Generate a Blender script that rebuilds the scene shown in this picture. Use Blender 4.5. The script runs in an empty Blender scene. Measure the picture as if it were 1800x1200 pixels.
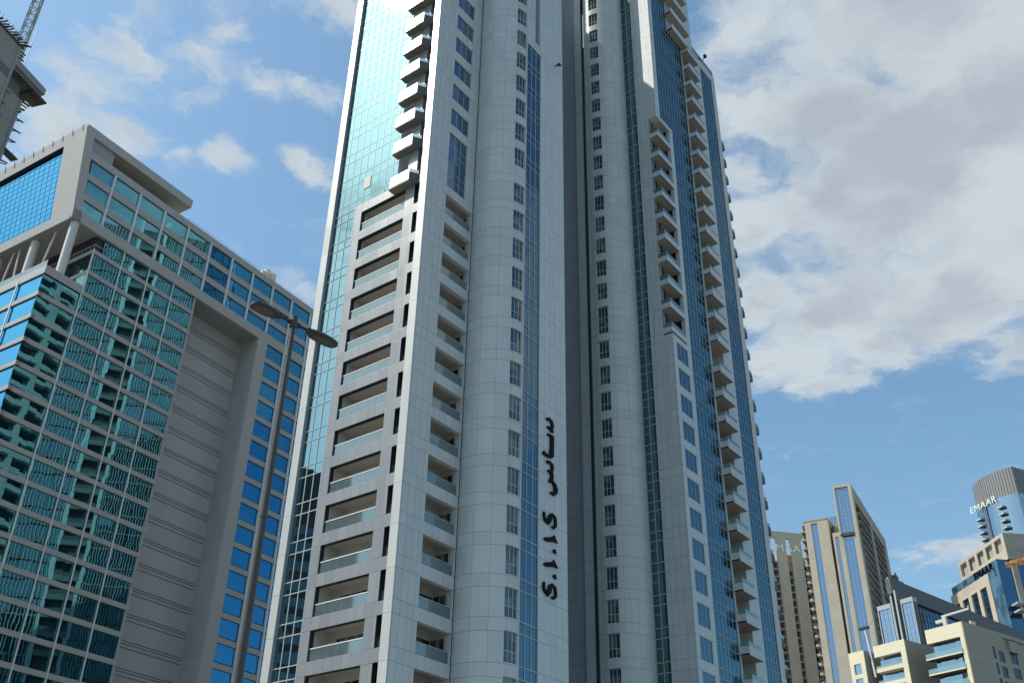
import bpy, math, random
from mathutils import Vector, Matrix
random.seed(7)
R = math.radians
scene = bpy.context.scene
COL = scene.collection

# ------------------------------------------------------------------ camera
cam_d = bpy.data.cameras.new("camera")
cam_d.sensor_fit = 'HORIZONTAL'; cam_d.sensor_width = 36.0; cam_d.lens = 35.885
cam_d.clip_start = 0.1; cam_d.clip_end = 20000
cam = bpy.data.objects.new("camera", cam_d); COL.objects.link(cam)
EYE = 1.6
_p, _r = 0.5555588, 0.0218047
_fw = Vector((0, math.cos(_p), math.sin(_p))); _up = Vector((0, -math.sin(_p), math.cos(_p))); _rt = Vector((1, 0, 0))
_rt2 = _rt*math.cos(_r) + _up*math.sin(_r); _up2 = _up*math.cos(_r) - _rt*math.sin(_r)
cam.matrix_world = Matrix(((_rt2.x, _up2.x, -_fw.x, 0), (_rt2.y, _up2.y, -_fw.y, 0), (_rt2.z, _up2.z, -_fw.z, EYE), (0, 0, 0, 1)))
scene.camera = cam

# ------------------------------------------------------------------ light and sky
SUN_AZ, SUN_EL = R(-176.5), R(50.0)          # direction towards the sun (azimuth from +X)
sun_d = bpy.data.lights.new("sun", 'SUN'); sun_d.energy = 3.4; sun_d.angle = R(0.53); sun_d.color = (1.0, 0.95, 0.85)
sun = bpy.data.objects.new("sun", sun_d); COL.objects.link(sun)
sdir = Vector((math.cos(SUN_AZ)*math.cos(SUN_EL), math.sin(SUN_AZ)*math.cos(SUN_EL), math.sin(SUN_EL)))
sun.rotation_euler = sdir.to_track_quat('Z', 'Y').to_euler()

scene.view_settings.view_transform = 'Standard'; scene.view_settings.look = 'None'
scene.view_settings.exposure = 0.2; scene.view_settings.gamma = 1.0
scene.view_settings.use_curve_mapping = False


class NT:
    """tiny node-tree helper"""
    def __init__(s, tree): s.t = tree; s.n = tree.nodes; s.l = tree.links
    def node(s, typ, **kw):
        n = s.n.new(typ)
        for k, v in kw.items(): setattr(n, k, v)
        return n
    def put(s, sock, v):
        if hasattr(v, 'is_output'): s.l.new(v, sock)
        elif v is not None: sock.default_value = v
    def m(s, op, a, b=None, c=None, clamp=False):
        n = s.node('ShaderNodeMath', operation=op); n.use_clamp = clamp
        for i, v in enumerate((a, b, c)): s.put(n.inputs[i], v) if v is not None else None
        return n.outputs[0]
    def vm(s, op, a, b=None):
        n = s.node('ShaderNodeVectorMath', operation=op); s.put(n.inputs[0], a)
        if b is not None: s.put(n.inputs[1], b)
        return n
    def mix(s, f, a, b):
        n = s.node('ShaderNodeMix', data_type='RGBA'); s.put(n.inputs[0], f); s.put(n.inputs[6], a); s.put(n.inputs[7], b)
        return n.outputs[2]
    def ramp(s, x, a, b, lo=0.0, hi=1.0, smooth=True):
        n = s.node('ShaderNodeMapRange'); n.interpolation_type = 'SMOOTHSTEP' if smooth else 'LINEAR'
        s.put(n.inputs[0], x); n.inputs[1].default_value = a; n.inputs[2].default_value = b
        n.inputs[3].default_value = lo; n.inputs[4].default_value = hi
        return n.outputs[0]
    def noise(s, vec, scale, detail=4, rough=0.55, dist=0.0, out=0):
        n = s.node('ShaderNodeTexNoise'); s.put(n.inputs['Vector'], vec)
        n.inputs['Scale'].default_value = scale; n.inputs['Detail'].default_value = detail
        n.inputs['Roughness'].default_value = rough; n.inputs['Distortion'].default_value = dist
        return n.outputs[out]
    def xyz(s, v):
        n = s.node('ShaderNodeSeparateXYZ'); s.put(n.inputs[0], v); return n.outputs
    def comb(s, x, y, z=0.0):
        n = s.node('ShaderNodeCombineXYZ')
        for i, v in enumerate((x, y, z)): s.put(n.inputs[i], v)
        return n.outputs[0]


def rgba(c): return (c[0], c[1], c[2], 1.0)


# clouds are blobs of cover on a flat layer high above; (x, y, radius, strength) with x, y = direction / height
BLOBS = [(.50, .80, .26, 1.0), (.42, 1.0, .17, .95), (.66, 1.0, .30, 1.15), (.82, 1.22, .30, 1.15), (.56, 1.22, .20, 1.0), (.58, 1.45, .18, .92),
         (.53, 1.66, .15, .85), (.75, 1.50, .20, .95), (.28, .86, .13, .74), (.95, 1.0, .45, 1.2), (1.15, 1.35, .34, 1.1), (.93, 1.60, .12, .8), (.64, 1.72, .10, .75),
         (1.22, 2.62, .16, .66), (1.10, 2.70, .12, .5), (1.34, 2.55, .16, .6),
         (.30, 1.0, .10, .8), (.37, 1.27, .13, .9), (.43, 1.47, .13, .9), (.49, 1.66, .11, .85), (.66, 1.62, .13, .9), (.33, 1.13, .09, .7), (.60, 1.12, .24, 1.25), (.76, 1.40, .22, 1.15), (.48, 1.18, .14, 1.05), (.56, 1.50, .15, 1.05), (.60, 1.74, .10, .8),
         (-.57, .98, .10, .62), (-.51, .91, .06, .58), (-.65, 1.06, .10, .62), (-.56, 1.09, .09, .70), (-.49, 1.13, .06, .66), (-.42, 1.13, .055, .62),
         (-.31, 1.14, .055, .72), (-.40, .92, .065, .60), (-.365, .87, .055, .56), (-.33, .96, .05, .56), (-.28, .97, .045, .54), (-.42, 1.0, .055, .60),
         (-.22, .83, .08, .70), (-.45, .84, .07, .5), (-.72, 1.16, .10, .6), (-.36, 1.46, .10, .40), (-.30, 1.35, .06, .34),
         (-1.4, -.4, .5, .5), (.3, -1.2, .7, .8), (1.6, .2, .6, .9), (2.2, -1.0, .8, .9), (-1.0, 2.6, .5, .6), (0.1, .35, .25, .5)]
world = bpy.data.worlds.new("World"); scene.world = world; world.use_nodes = True
w = NT(world.node_tree); w.n.clear()
sky = w.node('ShaderNodeTexSky', sky_type='NISHITA', sun_disc=False)
sky.sun_elevation = SUN_EL; sky.sun_rotation = math.pi/2 - SUN_AZ
sky.air_density = 1.3; sky.dust_density = 1.6; sky.ozone_density = 1.6; sky.altitude = 0
gen = w.node('ShaderNodeTexCoord').outputs['Generated']
gx, gy, gz = w.xyz(gen)
gzc = w.m('MAXIMUM', gz, 0.04)
P = w.comb(w.m('DIVIDE', gx, gzc), w.m('DIVIDE', gy, gzc))
warp = w.noise(P, 7.0, 7, .62, out=1)
warp2 = w.noise(P, 24.0, 6, .6, out=1)
Pw = w.vm('ADD', P, w.vm('MULTIPLY', w.vm('SUBTRACT', warp2, (.5, .5, .5)).outputs[0], (.055, .055, 0)).outputs[0]).outputs[0]
P2 = w.vm('ADD', Pw, w.vm('MULTIPLY', w.vm('SUBTRACT', warp, (.5, .5, .5)).outputs[0], (.17, .17, 0)).outputs[0]).outputs[0]
cover = None
for bx_, by_, br_, bs_ in BLOBS:
    d_ = w.vm('DISTANCE', P2, (bx_, by_, 0)).outputs['Value']
    v_ = w.ramp(d_, br_*1.3, 0.0, 0, bs_, smooth=False)
    cover = v_ if cover is None else w.m('SMOOTH_MAX', cover, v_, .15)
n1 = w.noise(P2, 9.0, 9, .62, .2); n2 = w.noise(P2, 3.0, 5, .55)
dens = w.m('ADD', cover, w.m('MULTIPLY', w.m('SUBTRACT', n1, .5), 1.1))
mask = w.ramp(dens, .16, .70)
core = w.ramp(w.m('ADD', cover, w.m('MULTIPLY', w.m('SUBTRACT', n2, .5), 2.4)), .5, 1.2)
skyc = w.vm('MULTIPLY', sky.outputs[0], (.117, .144, .147)).outputs[0]
cl_lit = (.54, .60, .64, 1); cl_core = (.39, .44, .495, 1)
ccol = w.mix(core, cl_lit, cl_core)
skymix = w.mix(w.m('MULTIPLY', mask, .94), skyc, ccol)
bg = w.node('ShaderNodeBackground'); w.put(bg.inputs[0], skymix); bg.inputs[1].default_value = 1.0
w.l.new(bg.outputs[0], w.node('ShaderNodeOutputWorld').inputs[0])

# ------------------------------------------------------------------ materials
MAT = {}
def new_mat(name):
    m_ = bpy.data.materials.new(name); m_.use_nodes = True
    t = NT(m_.node_tree); t.n.clear()
    out = t.node('ShaderNodeOutputMaterial'); b = t.node('ShaderNodeBsdfPrincipled'); t.l.new(b.outputs[0], out.inputs[0])
    MAT[name] = m_
    return m_, t, b, out

def plain(name, col, rough=.6, var=.06, scale=.7, spec=.4, metal=0.0):
    m_, t, b, o = new_mat(name)
    tc = t.node('ShaderNodeTexCoord').outputs['Object']
    n = t.noise(tc, scale, 5, .6); n3 = t.noise(t.vm('MULTIPLY', tc, (3, 3, .35)).outputs[0], scale*1.3, 4, .6)
    f = t.m('ADD', t.m('MULTIPLY', t.m('ADD', n, n3), var), 1.0-var)
    t.put(b.inputs['Base Color'], t.vm('MULTIPLY', f, rgba(col)[:3]).outputs[0])
    b.inputs['Roughness'].default_value = rough; b.inputs['Specular IOR Level'].default_value = spec; b.inputs['Metallic'].default_value = metal
    return m_

def cladding(name, col, su, z0, pz, lines, rough=.38, joint=.35, width=.022, var=.10, spec=.5, u0=0.0):
    """sheet cladding: thin open joints at u0 + k*su and at the heights z0 + lines (+ k*pz)"""
    m_, t, b, o = new_mat(name)
    uv = t.node('ShaderNodeUVMap').outputs[0]; u, v, _ = t.xyz(uv)
    us = t.m('DIVIDE', t.m('SUBTRACT', u, u0), su)
    fu = t.m('PINGPONG', us, .5)
    j = t.m('LESS_THAN', fu, width*.5/su)
    vs = t.m('SUBTRACT', v, z0)
    cell = t.m('FLOOR', us)
    vid = t.m('FLOOR', t.m('DIVIDE', vs, pz))
    for i, L in enumerate(lines):
        q = t.m('DIVIDE', t.m('SUBTRACT', vs, L), pz)
        j = t.m('MAXIMUM', j, t.m('LESS_THAN', t.m('PINGPONG', q, .5), width*.8/pz))
        vid = t.m('ADD', vid, t.m('MULTIPLY', t.m('FLOOR', q), 7.31))
    wn = t.node('ShaderNodeTexWhiteNoise', noise_dimensions='2D'); t.put(wn.inputs['Vector'], t.comb(cell, vid))
    tc = t.node('ShaderNodeTexCoord').outputs['Object']
    st = t.noise(t.vm('MULTIPLY', tc, (2.5, 2.5, .12)).outputs[0], 1.0, 5, .6)
    big = t.noise(tc, .12, 3, .5)
    f = t.m('ADD', t.m('MULTIPLY', t.m('SUBTRACT', wn.outputs[0], .5), var), t.m('ADD', .83, t.m('ADD', t.m('MULTIPLY', st, .22), t.m('MULTIPLY', big, .12))))
    c = t.vm('MULTIPLY', f, rgba(col)[:3]).outputs[0]
    c = t.mix(j, c, rgba([k*joint for k in col]))
    t.put(b.inputs['Base Color'], c)
    t.put(b.inputs['Roughness'], t.m('ADD', rough-.06, t.m('MULTIPLY', wn.outputs[0], .12)))
    b.inputs['Specular IOR Level'].default_value = spec
    bn = t.node('ShaderNodeBump'); bn.inputs['Strength'].default_value = .25; bn.inputs['Distance'].default_value = .02
    t.put(bn.inputs['Height'], t.m('SUBTRACT', 1.0, j)); t.l.new(bn.outputs[0], b.inputs['Normal'])
    return m_

def glass(name, tint, refl, dark=(.012, .02, .024), pane=(1.0, 1.0), wave=.010, tilt=.006, rough=.01, blinds=0.0):
    """coated facade glass: tinted mirror over a dark room; each pane sits a hair out of true"""
    m_ = bpy.data.materials.new(name); m_.use_nodes = True; MAT[name] = m_
    t = NT(m_.node_tree); t.n.clear()
    out = t.node('ShaderNodeOutputMaterial')
    uv = t.node('ShaderNodeUVMap').outputs[0]
    cell = t.vm('FLOOR', t.vm('DIVIDE', uv, (pane[0], pane[1], 1)).outputs[0]).outputs[0]
    oi = t.node('ShaderNodeObjectInfo').outputs['Random']
    wn = t.node('ShaderNodeTexWhiteNoise', noise_dimensions='3D'); t.put(wn.inputs['Vector'], t.vm('ADD', cell, t.comb(t.m('MULTIPLY', oi, 91.7), t.m('MULTIPLY', oi, 53.1))).outputs[0])
    geo = t.node('ShaderNodeNewGeometry').outputs['Normal']
    tc = t.node('ShaderNodeTexCoord').outputs['Object']
    nz = t.noise(tc, .55, 3, .5, .3, out=1)
    off = t.vm('ADD', t.vm('MULTIPLY', t.vm('SUBTRACT', wn.outputs[1], (.5, .5, .5)).outputs[0], (tilt, tilt, tilt)).outputs[0],
               t.vm('MULTIPLY', t.vm('SUBTRACT', nz, (.5, .5, .5)).outputs[0], (wave, wave, wave)).outputs[0]).outputs[0]
    nrm = t.vm('NORMALIZE', t.vm('ADD', geo, off).outputs[0]).outputs[0]
    g = t.node('ShaderNodeBsdfGlossy'); g.inputs['Roughness'].default_value = rough; t.l.new(nrm, g.inputs['Normal'])
    g.inputs['Color'].default_value = rgba(tint)
    dfs = t.node('ShaderNodeBsdfDiffuse')
    room = t.m('ADD', .6, t.m('MULTIPLY', wn.outputs[0], .9))
    dc = t.vm('MULTIPLY', room, rgba(dark)[:3]).outputs[0]
    if blinds:
        dc = t.mix(t.m('MULTIPLY', t.m('GREATER_THAN', wn.outputs[0], .72), blinds), dc, (.20, .21, .20, 1))
    t.put(dfs.inputs[0], dc)
    lw = t.node('ShaderNodeFresnel'); lw.inputs[0].default_value = 1.5
    fac = t.m('MINIMUM', t.m('ADD', refl, t.m('MULTIPLY', lw.outputs[0], .9)), 1.0)
    mx = t.node('ShaderNodeMixShader'); t.put(mx.inputs[0], fac); t.l.new(dfs.outputs[0], mx.inputs[1]); t.l.new(g.outputs[0], mx.inputs[2])
    t.l.new(mx.outputs[0], out.inputs[0])
    return m_

def clear_glass(name, tint=(.62, .80, .78), refl=.12):
    m_ = bpy.data.materials.new(name); m_.use_nodes = True; MAT[name] = m_
    t = NT(m_.node_tree); t.n.clear(); out = t.node('ShaderNodeOutputMaterial')
    tr = t.node('ShaderNodeBsdfTransparent'); tr.inputs[0].default_value = rgba(tint)
    g = t.node('ShaderNodeBsdfGlossy'); g.inputs['Roughness'].default_value = .03; g.inputs[0].default_value = (.78, .92, .92, 1)
    d = t.node('ShaderNodeBsdfDiffuse'); d.inputs[0].default_value = (.36, .46, .455, 1)
    lw = t.node('ShaderNodeFresnel'); lw.inputs[0].default_value = 1.5
    m1 = t.node('ShaderNodeMixShader'); m1.inputs[0].default_value = .30
    t.l.new(tr.outputs[0], m1.inputs[1]); t.l.new(d.outputs[0], m1.inputs[2])
    m2 = t.node('ShaderNodeMixShader'); t.put(m2.inputs[0], t.m('ADD', lw.outputs[0], refl, clamp=True))
    t.l.new(m1.outputs[0], m2.inputs[1]); t.l.new(g.outputs[0], m2.inputs[2]); t.l.new(m2.outputs[0], out.inputs[0])
    return m_

ZT = 64.5            # main tower: top of an opening, floors every 3.4 m below it
ZU = 75.7            # upper storeys: top of an opening, every 3.45 m
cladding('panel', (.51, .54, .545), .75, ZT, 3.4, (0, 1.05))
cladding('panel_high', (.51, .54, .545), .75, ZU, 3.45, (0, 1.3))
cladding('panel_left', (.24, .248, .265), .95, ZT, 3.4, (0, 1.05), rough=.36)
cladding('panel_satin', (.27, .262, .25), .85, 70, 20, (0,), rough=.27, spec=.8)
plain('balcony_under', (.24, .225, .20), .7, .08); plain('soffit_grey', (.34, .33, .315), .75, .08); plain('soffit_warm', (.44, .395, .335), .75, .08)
cladding('panel_round', (.51, .54, .54), 1.46, ZT, 3.4, (0, 1.05), u0=.3)
cladding('panel_fin', (.50, .495, .475), 50, ZT, 3.4, (.0,), rough=.36)
cladding('panel_sign', (.53, .56, .565), .84, ZT, 3.4, (.2, 1.15), u0=12.35)
cladding('panel_dark', (.33, .355, .385), 1.7, ZT, 3.4, (0, 1.05))
cladding('panel_gap', (.42, .445, .46), 1.1, ZT, 3.4, (0, 1.05))
plain('white_metal', (.72, .73, .72), .4, .04); plain('grey_metal', (.32, .33, .34), .4, .05)
plain('mullion', (.42, .45, .47), .35, .04); plain('mullion_soft', (.30, .42, .46), .35, .04)
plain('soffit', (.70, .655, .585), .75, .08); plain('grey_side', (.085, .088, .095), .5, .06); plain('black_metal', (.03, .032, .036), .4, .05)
plain('letter_black', (.008, .008, .009), .6, .03, .7, .08)
plain('room_wall', (.58, .555, .51), .8, .06)
glass('glass_left', (.245, .39, .42), .80, pane=(.96, 1.1), wave=.006, tilt=.004, rough=.012)
glass('glass_blue', (.18, .32, .42), .42, dark=(.012, .035, .055), pane=(.81, 1.13), wave=.008, tilt=.012)
glass('glass_win', (.36, .54, .60), .15, dark=(.016, .03, .034), pane=(.6, .7), tilt=.03, blinds=.55)
glass('glass_tri', (.30, .45, .62), .34, dark=(.014, .03, .045), pane=(.92, 3.4), tilt=.02, blinds=.25)
glass('glass_dark', (.35, .60, .60), .30, dark=(.008, .018, .02), pane=(.8, 1.1), tilt=.02)
glass('glass_room', (.4, .45, .6), .10, dark=(.014, .012, .012), pane=(1.2, 3.4), tilt=.02)
glass('glass_door', (.5, .6, .62), .12, dark=(.012, .014, .015), pane=(.9, 3.4), tilt=.02, blinds=.6)
clear_glass('rail_glass')
# office
cladding('concrete', (.39, .39, .395), 2.6, 7.0, 4.0, (0,), rough=.7, joint=.55, width=.03, spec=.3)
cladding('concrete_band', (.43, .435, .445), 60.0, 6.35, 4.0, (0, .6, 1.0), rough=.75, joint=.3, width=.10, spec=.25)
plain('frame_concrete', (.44, .425, .405), .7, .10, .35, .3); plain('spandrel', (.41, .40, .39), .6, .06)
plain('column_paint', (.62, .60, .56), .6, .06)
glass('glass_office', (.22, .58, .66), .52, dark=(.006, .022, .028), pane=(1.76, 4.0), wave=.0065, tilt=.004)
glass('glass_deep', (.05, .25, .46), .60, dark=(.004, .03, .075), pane=(2.7, 3.4), wave=.006, tilt=.008)
glass('glass_sky', (.11, .355, .53), .85, dark=(.01, .05, .1), pane=(1.35, 1.0), wave=.006, tilt=.006)
# others
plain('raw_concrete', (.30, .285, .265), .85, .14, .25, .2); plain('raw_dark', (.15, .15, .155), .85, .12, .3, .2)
plain('timber', (.10, .085, .07), .8, .15); plain('crane_steel', (.36, .37, .38), .5, .08)
plain('crane_orange', (.62, .28, .05), .5, .06)
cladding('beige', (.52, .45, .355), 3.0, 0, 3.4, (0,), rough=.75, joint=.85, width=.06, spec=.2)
cladding('beige_shade', (.40, .365, .31), 3.0, 0, 3.4, (0,), rough=.75, joint=.85, width=.06, spec=.2)  # darker copy of beige, with shade put into the colour
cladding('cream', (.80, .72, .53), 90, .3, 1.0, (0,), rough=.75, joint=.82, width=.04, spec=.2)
cladding('cream_shade', (.36, .335, .285), 90, .3, 1.15, (0,), rough=.75, joint=.82, width=.04, spec=.2)  # darker copy of cream: the side walls' shade is put into the colour
glass('glass_far', (.40, .52, .66), .60, dark=(.02, .035, .06), pane=(1.2, 1.15), tilt=.03)
glass('glass_cream', (.45, .60, .72), .45, dark=(.03, .045, .06), pane=(.9, 5), tilt=.06, blinds=.7)
glass('glass_navy', (.16, .30, .46), .45, dark=(.006, .02, .045), pane=(1.5, 1.7), tilt=.02)
glass('glass_band', (.30, .42, .52), .32, dark=(.10, .21, .31), pane=(1.5, 3.4), tilt=.02)
glass('glass_grey', (.52, .64, .72), .5, dark=(.03, .045, .055), pane=(1.6, 3.4), tilt=.04, wave=.02)
cladding('roof_metal', (.115, .12, .13), .9, 0, 30, (0,), rough=.5, joint=.8, width=.04, spec=.3)
plain('fin_metal', (.40, .43, .45), .45, .05)
cladding('rib_metal', (.24, .235, .23), 1.5, 0, 60, (0,), rough=.5, joint=.35, width=.55, spec=.35)
plain('asphalt', (.05, .05, .052), .85, .2, .8, .3); plain('paving', (.30, .29, .27), .85, .15, .6, .3)
plain('sand', (.17, .16, .145), .95, .2, .05, .1); plain('paint_white', (.75, .75, .72), .7, .1); plain('sign_white', (.95, .95, .93), .5, .02)
plain('lamp_grey', (.045, .043, .04), .5, .1, 3, .25); plain('pole_grey', (.075, .071, .065), .55, .14, 1.5, .3); plain('lamp_lens', (.05, .05, .05), .25, .1, 6)
glass('glass_neighbour', (.5, .6, .66), .3, dark=(.01, .015, .018), pane=(1.5, 3.4), tilt=.02)
plain('neighbour_wall', (.10, .10, .10), .8, .08); plain('neighbour_slab', (.17, .175, .175), .8, .08)


# ------------------------------------------------------------------ mesh building
class MB:
    def __init__(s): s.v = []; s.f = []; s.uv = []; s.mi = []; s.mats = []; s.sm = []
    def mat(s, name):
        if name not in s.mats: s.mats.append(name)
        return s.mats.index(name)
    def face(s, pts, mat, uvs=None, smooth=False):
        b = len(s.v); s.v += [tuple(p) for p in pts]; s.f.append(tuple(range(b, b+len(pts)))); s.mi.append(s.mat(mat)); s.sm.append(smooth)
        if uvs is None:
            p0 = Vector(pts[0]); n = (Vector(pts[1])-p0).cross(Vector(pts[2])-p0)
            ax = max(range(3), key=lambda i: abs(n[i]))
            uvs = [((p[1], p[2]), (p[0], p[2]), (p[0], p[1]))[ax] for p in pts]
        s.uv += uvs
        return s
    def box(s, x0, x1, y0, y1, z0, z1, mat, skip='', mats=None):
        """faces named x X y Y z Z; mats overrides the material of single faces"""
        q = {'x': [(x0, y1, z0), (x0, y0, z0), (x0, y0, z1), (x0, y1, z1)], 'X': [(x1, y0, z0), (x1, y1, z0), (x1, y1, z1), (x1, y0, z1)],
             'y': [(x0, y0, z0), (x1, y0, z0), (x1, y0, z1), (x0, y0, z1)], 'Y': [(x1, y1, z0), (x0, y1, z0), (x0, y1, z1), (x1, y1, z1)],
             'z': [(x0, y1, z0), (x1, y1, z0), (x1, y0, z0), (x0, y0, z0)], 'Z': [(x0, y0, z1), (x1, y0, z1), (x1, y1, z1), (x0, y1, z1)]}
        for k, pts in q.items():
            if k not in skip: s.face(pts, (mats or {}).get(k, mat))
        return s
    def prism(s, poly, z0, z1, mat, cap=True, top=None):
        """vertical prism over an anticlockwise plan polygon"""
        n = len(poly)
        for i in range(n):
            a, b = poly[i], poly[(i+1) % n]; L = math.dist(a, b)
            s.face([(*a, z0), (*b, z0), (*b, z1), (*a, z1)], mat)
        if cap:
            s.face([(*p, z1) for p in poly], top or mat); s.face([(*p, z0) for p in reversed(poly)], mat)
        return s
    def arc(s, cx, cy, r, a0, a1, z0, z1, mat, n=None, smooth=True, u0=0.0):
        """outward facing piece of a round wall"""
        n = n or max(1, int(abs(a1-a0)/4)+1)
        for i in range(n):
            p, q = a0+(a1-a0)*i/n, a0+(a1-a0)*(i+1)/n
            A = (cx+r*math.cos(R(p)), cy+r*math.sin(R(p))); B = (cx+r*math.cos(R(q)), cy+r*math.sin(R(q)))
            ua, ub = u0+r*R(p), u0+r*R(q)
            s.face([(*A, z0), (*B, z0), (*B, z1), (*A, z1)], mat, [(ua, z0), (ub, z0), (ub, z1), (ua, z1)], smooth)
        return s
    def arcbox(s, cx, cy, r0, r1, a0, a1, z0, z1, mat, n=3):
        s.arc(cx, cy, r1, a0, a1, z0, z1, mat, n)
        for i in range(n):
            p, q = a0+(a1-a0)*i/n, a0+(a1-a0)*(i+1)/n
            c = lambda r, t: (cx+r*math.cos(R(t)), cy+r*math.sin(R(t)))
            s.face([(*c(r0, p), z1), (*c(r1, p), z1), (*c(r1, q), z1), (*c(r0, q), z1)], mat)
            s.face([(*c(r0, q), z0), (*c(r1, q), z0), (*c(r1, p), z0), (*c(r0, p), z0)], mat)
        for t, fl in ((a0, 1), (a1, 0)):
            p = [(cx+r0*math.cos(R(t)), cy+r0*math.sin(R(t)), z0), (cx+r1*math.cos(R(t)), cy+r1*math.sin(R(t)), z0),
                 (cx+r1*math.cos(R(t)), cy+r1*math.sin(R(t)), z1), (cx+r0*math.cos(R(t)), cy+r0*math.sin(R(t)), z1)]
            s.face(p if fl else p[::-1], mat)
        return s
    def bar(s, a, b, w_, mat, h_=None):
        """square bar from a to b"""
        a, b = Vector(a), Vector(b); d = (b-a).normalized()
        u = d.cross(Vector((0, 0, 1)));  u = u.normalized() if u.length > 1e-4 else Vector((1, 0, 0))
        v = u.cross(d); u *= w_/2; v *= (h_ or w_)/2
        A = [a-u-v, a+u-v, a+u+v, a-u+v]; B = [p+(b-a) for p in A]
        for i in range(4):
            j = (i+1) % 4; s.face([A[i], A[j], B[j], B[i]], mat)
        s.face(A[::-1], mat); s.face(B, mat)
        return s
    def tube(s, a, b, r0, r1, mat, n=14, cap=True):
        a, b = Vector(a), Vector(b); d = (b-a).normalized()
        u = d.orthogonal().normalized(); v = d.cross(u)
        ring = lambda p, r: [p+u*(r*math.cos(2*math.pi*i/n))+v*(r*math.sin(2*math.pi*i/n)) for i in range(n)]
        A, B = ring(a, r0), ring(b, r1)
        for i in range(n):
            j = (i+1) % n; s.face([A[i], A[j], B[j], B[i]], mat, smooth=True)
        if cap: s.face(A[::-1], mat); s.face(B, mat)
        return s
    def mesh(s, name):
        me = bpy.data.meshes.new(name); me.from_pydata(s.v, [], s.f)
        for k in s.mats: me.materials.append(MAT[k])
        me.polygons.foreach_set('material_index', s.mi)
        me.polygons.foreach_set('use_smooth', s.sm)
        ul = me.uv_layers.new(name='UVMap'); ul.data.foreach_set('uv', [c for p in s.uv for c in p])
        me.update(); return me
    def build(s, name, parent=None, loc=None, kind=None):
        o = bpy.data.objects.new(name, s.mesh(name)); COL.objects.link(o)
        if parent is not None: o.parent = parent
        if loc: o.location = loc
        if kind: o['kind'] = kind
        return o


def thing(name, label, cat, xy=(0, 0), az=0.0, group=None, z=0.0):
    o = bpy.data.objects.new(name, None); COL.objects.link(o)
    o.location = (xy[0], xy[1], z); o.rotation_euler = (0, 0, R(az)); o.empty_display_size = 2
    o['label'] = label; o['category'] = cat
    if group: o['group'] = group
    return o

def dup(o, parent, loc):
    c = o.copy(); COL.objects.link(c); c.parent = parent; c.location = loc
    for ch in o.children:
        g = ch.copy(); COL.objects.link(g); g.parent = c
        for h in ch.children:
            k = h.copy(); COL.objects.link(k); k.parent = g
    return c

def kids(o, items):
    """items: list of (name, MB) built under o"""
    for n_, mb in items: mb.build(n_, o)
    return o

def lettering(text, name, parent, mat, height, depth, matrix, width=None):
    cu = bpy.data.curves.new(name, 'FONT'); cu.body = text; cu.size = height/.70; cu.extrude = depth/2; cu.space_character = 1.12
    tmp = bpy.data.objects.new(name+'_tmp', cu); COL.objects.link(tmp)
    bpy.context.view_layer.update()
    dg = bpy.context.evaluated_depsgraph_get()
    me = bpy.data.meshes.new_from_object(tmp.evaluated_get(dg)); bpy.data.objects.remove(tmp)
    if width:
        xs = [v.co.x for v in me.vertices]; k = width/(max(xs)-min(xs)); x0 = min(xs)
        for v in me.vertices: v.co.x = (v.co.x-x0)*k
    me.name = name; me.materials.clear(); me.materials.append(MAT[mat])
    o = bpy.data.objects.new(name, me); COL.objects.link(o); o.parent = parent; o.matrix_local = matrix
    return o

def face_matrix(origin, right, up=(0, 0, 1)):
    r_, u_ = Vector(right).normalized(), Vector(up).normalized(); n_ = r_.cross(u_)
    return Matrix(((r_.x, u_.x, n_.x, origin[0]), (r_.y, u_.y, n_.y, origin[1]), (r_.z, u_.z, n_.z, origin[2]), (0, 0, 0, 1)))

# ------------------------------------------------------------------ ground
g = MB(); g.face([(-6000, -6000, 0), (6000, -6000, 0), (6000, 6000, 0), (-6000, 6000, 0)], 'sand'); g.build('ground', kind='structure')
rd = MB(); rd.face([(-400, 4, .004), (400, 4, .004), (400, 17, .004), (-400, 17, .004)], 'asphalt'); rd.build('road', kind='structure')
rm = MB()
for i in range(-60, 61): rm.face([(i*6.0, 10.42, .008), (i*6.0+3, 10.42, .008), (i*6.0+3, 10.57, .008), (i*6.0, 10.57, .008)], 'paint_white')
rm.build('road_marking', kind='structure')
pv = MB(); pv.box(-400, 400, 17, 40, -.1, .13, 'paving', skip='z'); pv.box(-400, 400, -8, 4, -.1, .13, 'paving', skip='z'); pv.build('pavement', kind='structure')
# ------------------------------------------------------------------ main tower  (local X along the right face, Y along the left face, corner at 0,0)
tower = thing('apartment_tower', 'tallest pale grey panelled apartment tower in the middle with black vertical lettering', 'tower', (-8.2006, 72.864), 52.24)
TOP, BOT = 152.0, 9.0
LO = 65.55                                    # where the low storeys end
KS = range(0, 16)
T = lambda k: ZT-3.4*k

# --- left face: frame of recessed loggias
fr = MB()
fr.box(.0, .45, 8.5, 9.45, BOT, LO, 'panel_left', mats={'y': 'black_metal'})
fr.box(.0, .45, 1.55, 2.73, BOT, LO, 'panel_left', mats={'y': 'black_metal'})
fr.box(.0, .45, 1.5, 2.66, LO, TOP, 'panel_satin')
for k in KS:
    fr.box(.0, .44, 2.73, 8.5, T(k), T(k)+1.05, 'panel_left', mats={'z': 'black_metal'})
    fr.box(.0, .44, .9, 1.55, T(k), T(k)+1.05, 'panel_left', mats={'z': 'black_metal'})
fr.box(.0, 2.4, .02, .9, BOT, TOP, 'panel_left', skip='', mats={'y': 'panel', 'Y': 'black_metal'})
fr.box(.55, .6, .9, 2.66, LO, TOP, 'black_metal'); fr.box(.60, .65, .9, 1.55, BOT, LO, 'black_metal')
fr.box(1.5, 1.55, 2.66, 4.15, LO, TOP, 'black_metal'); fr.box(.14, 1.5, 4.15, 4.25, LO, TOP, 'panel_high')
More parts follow.
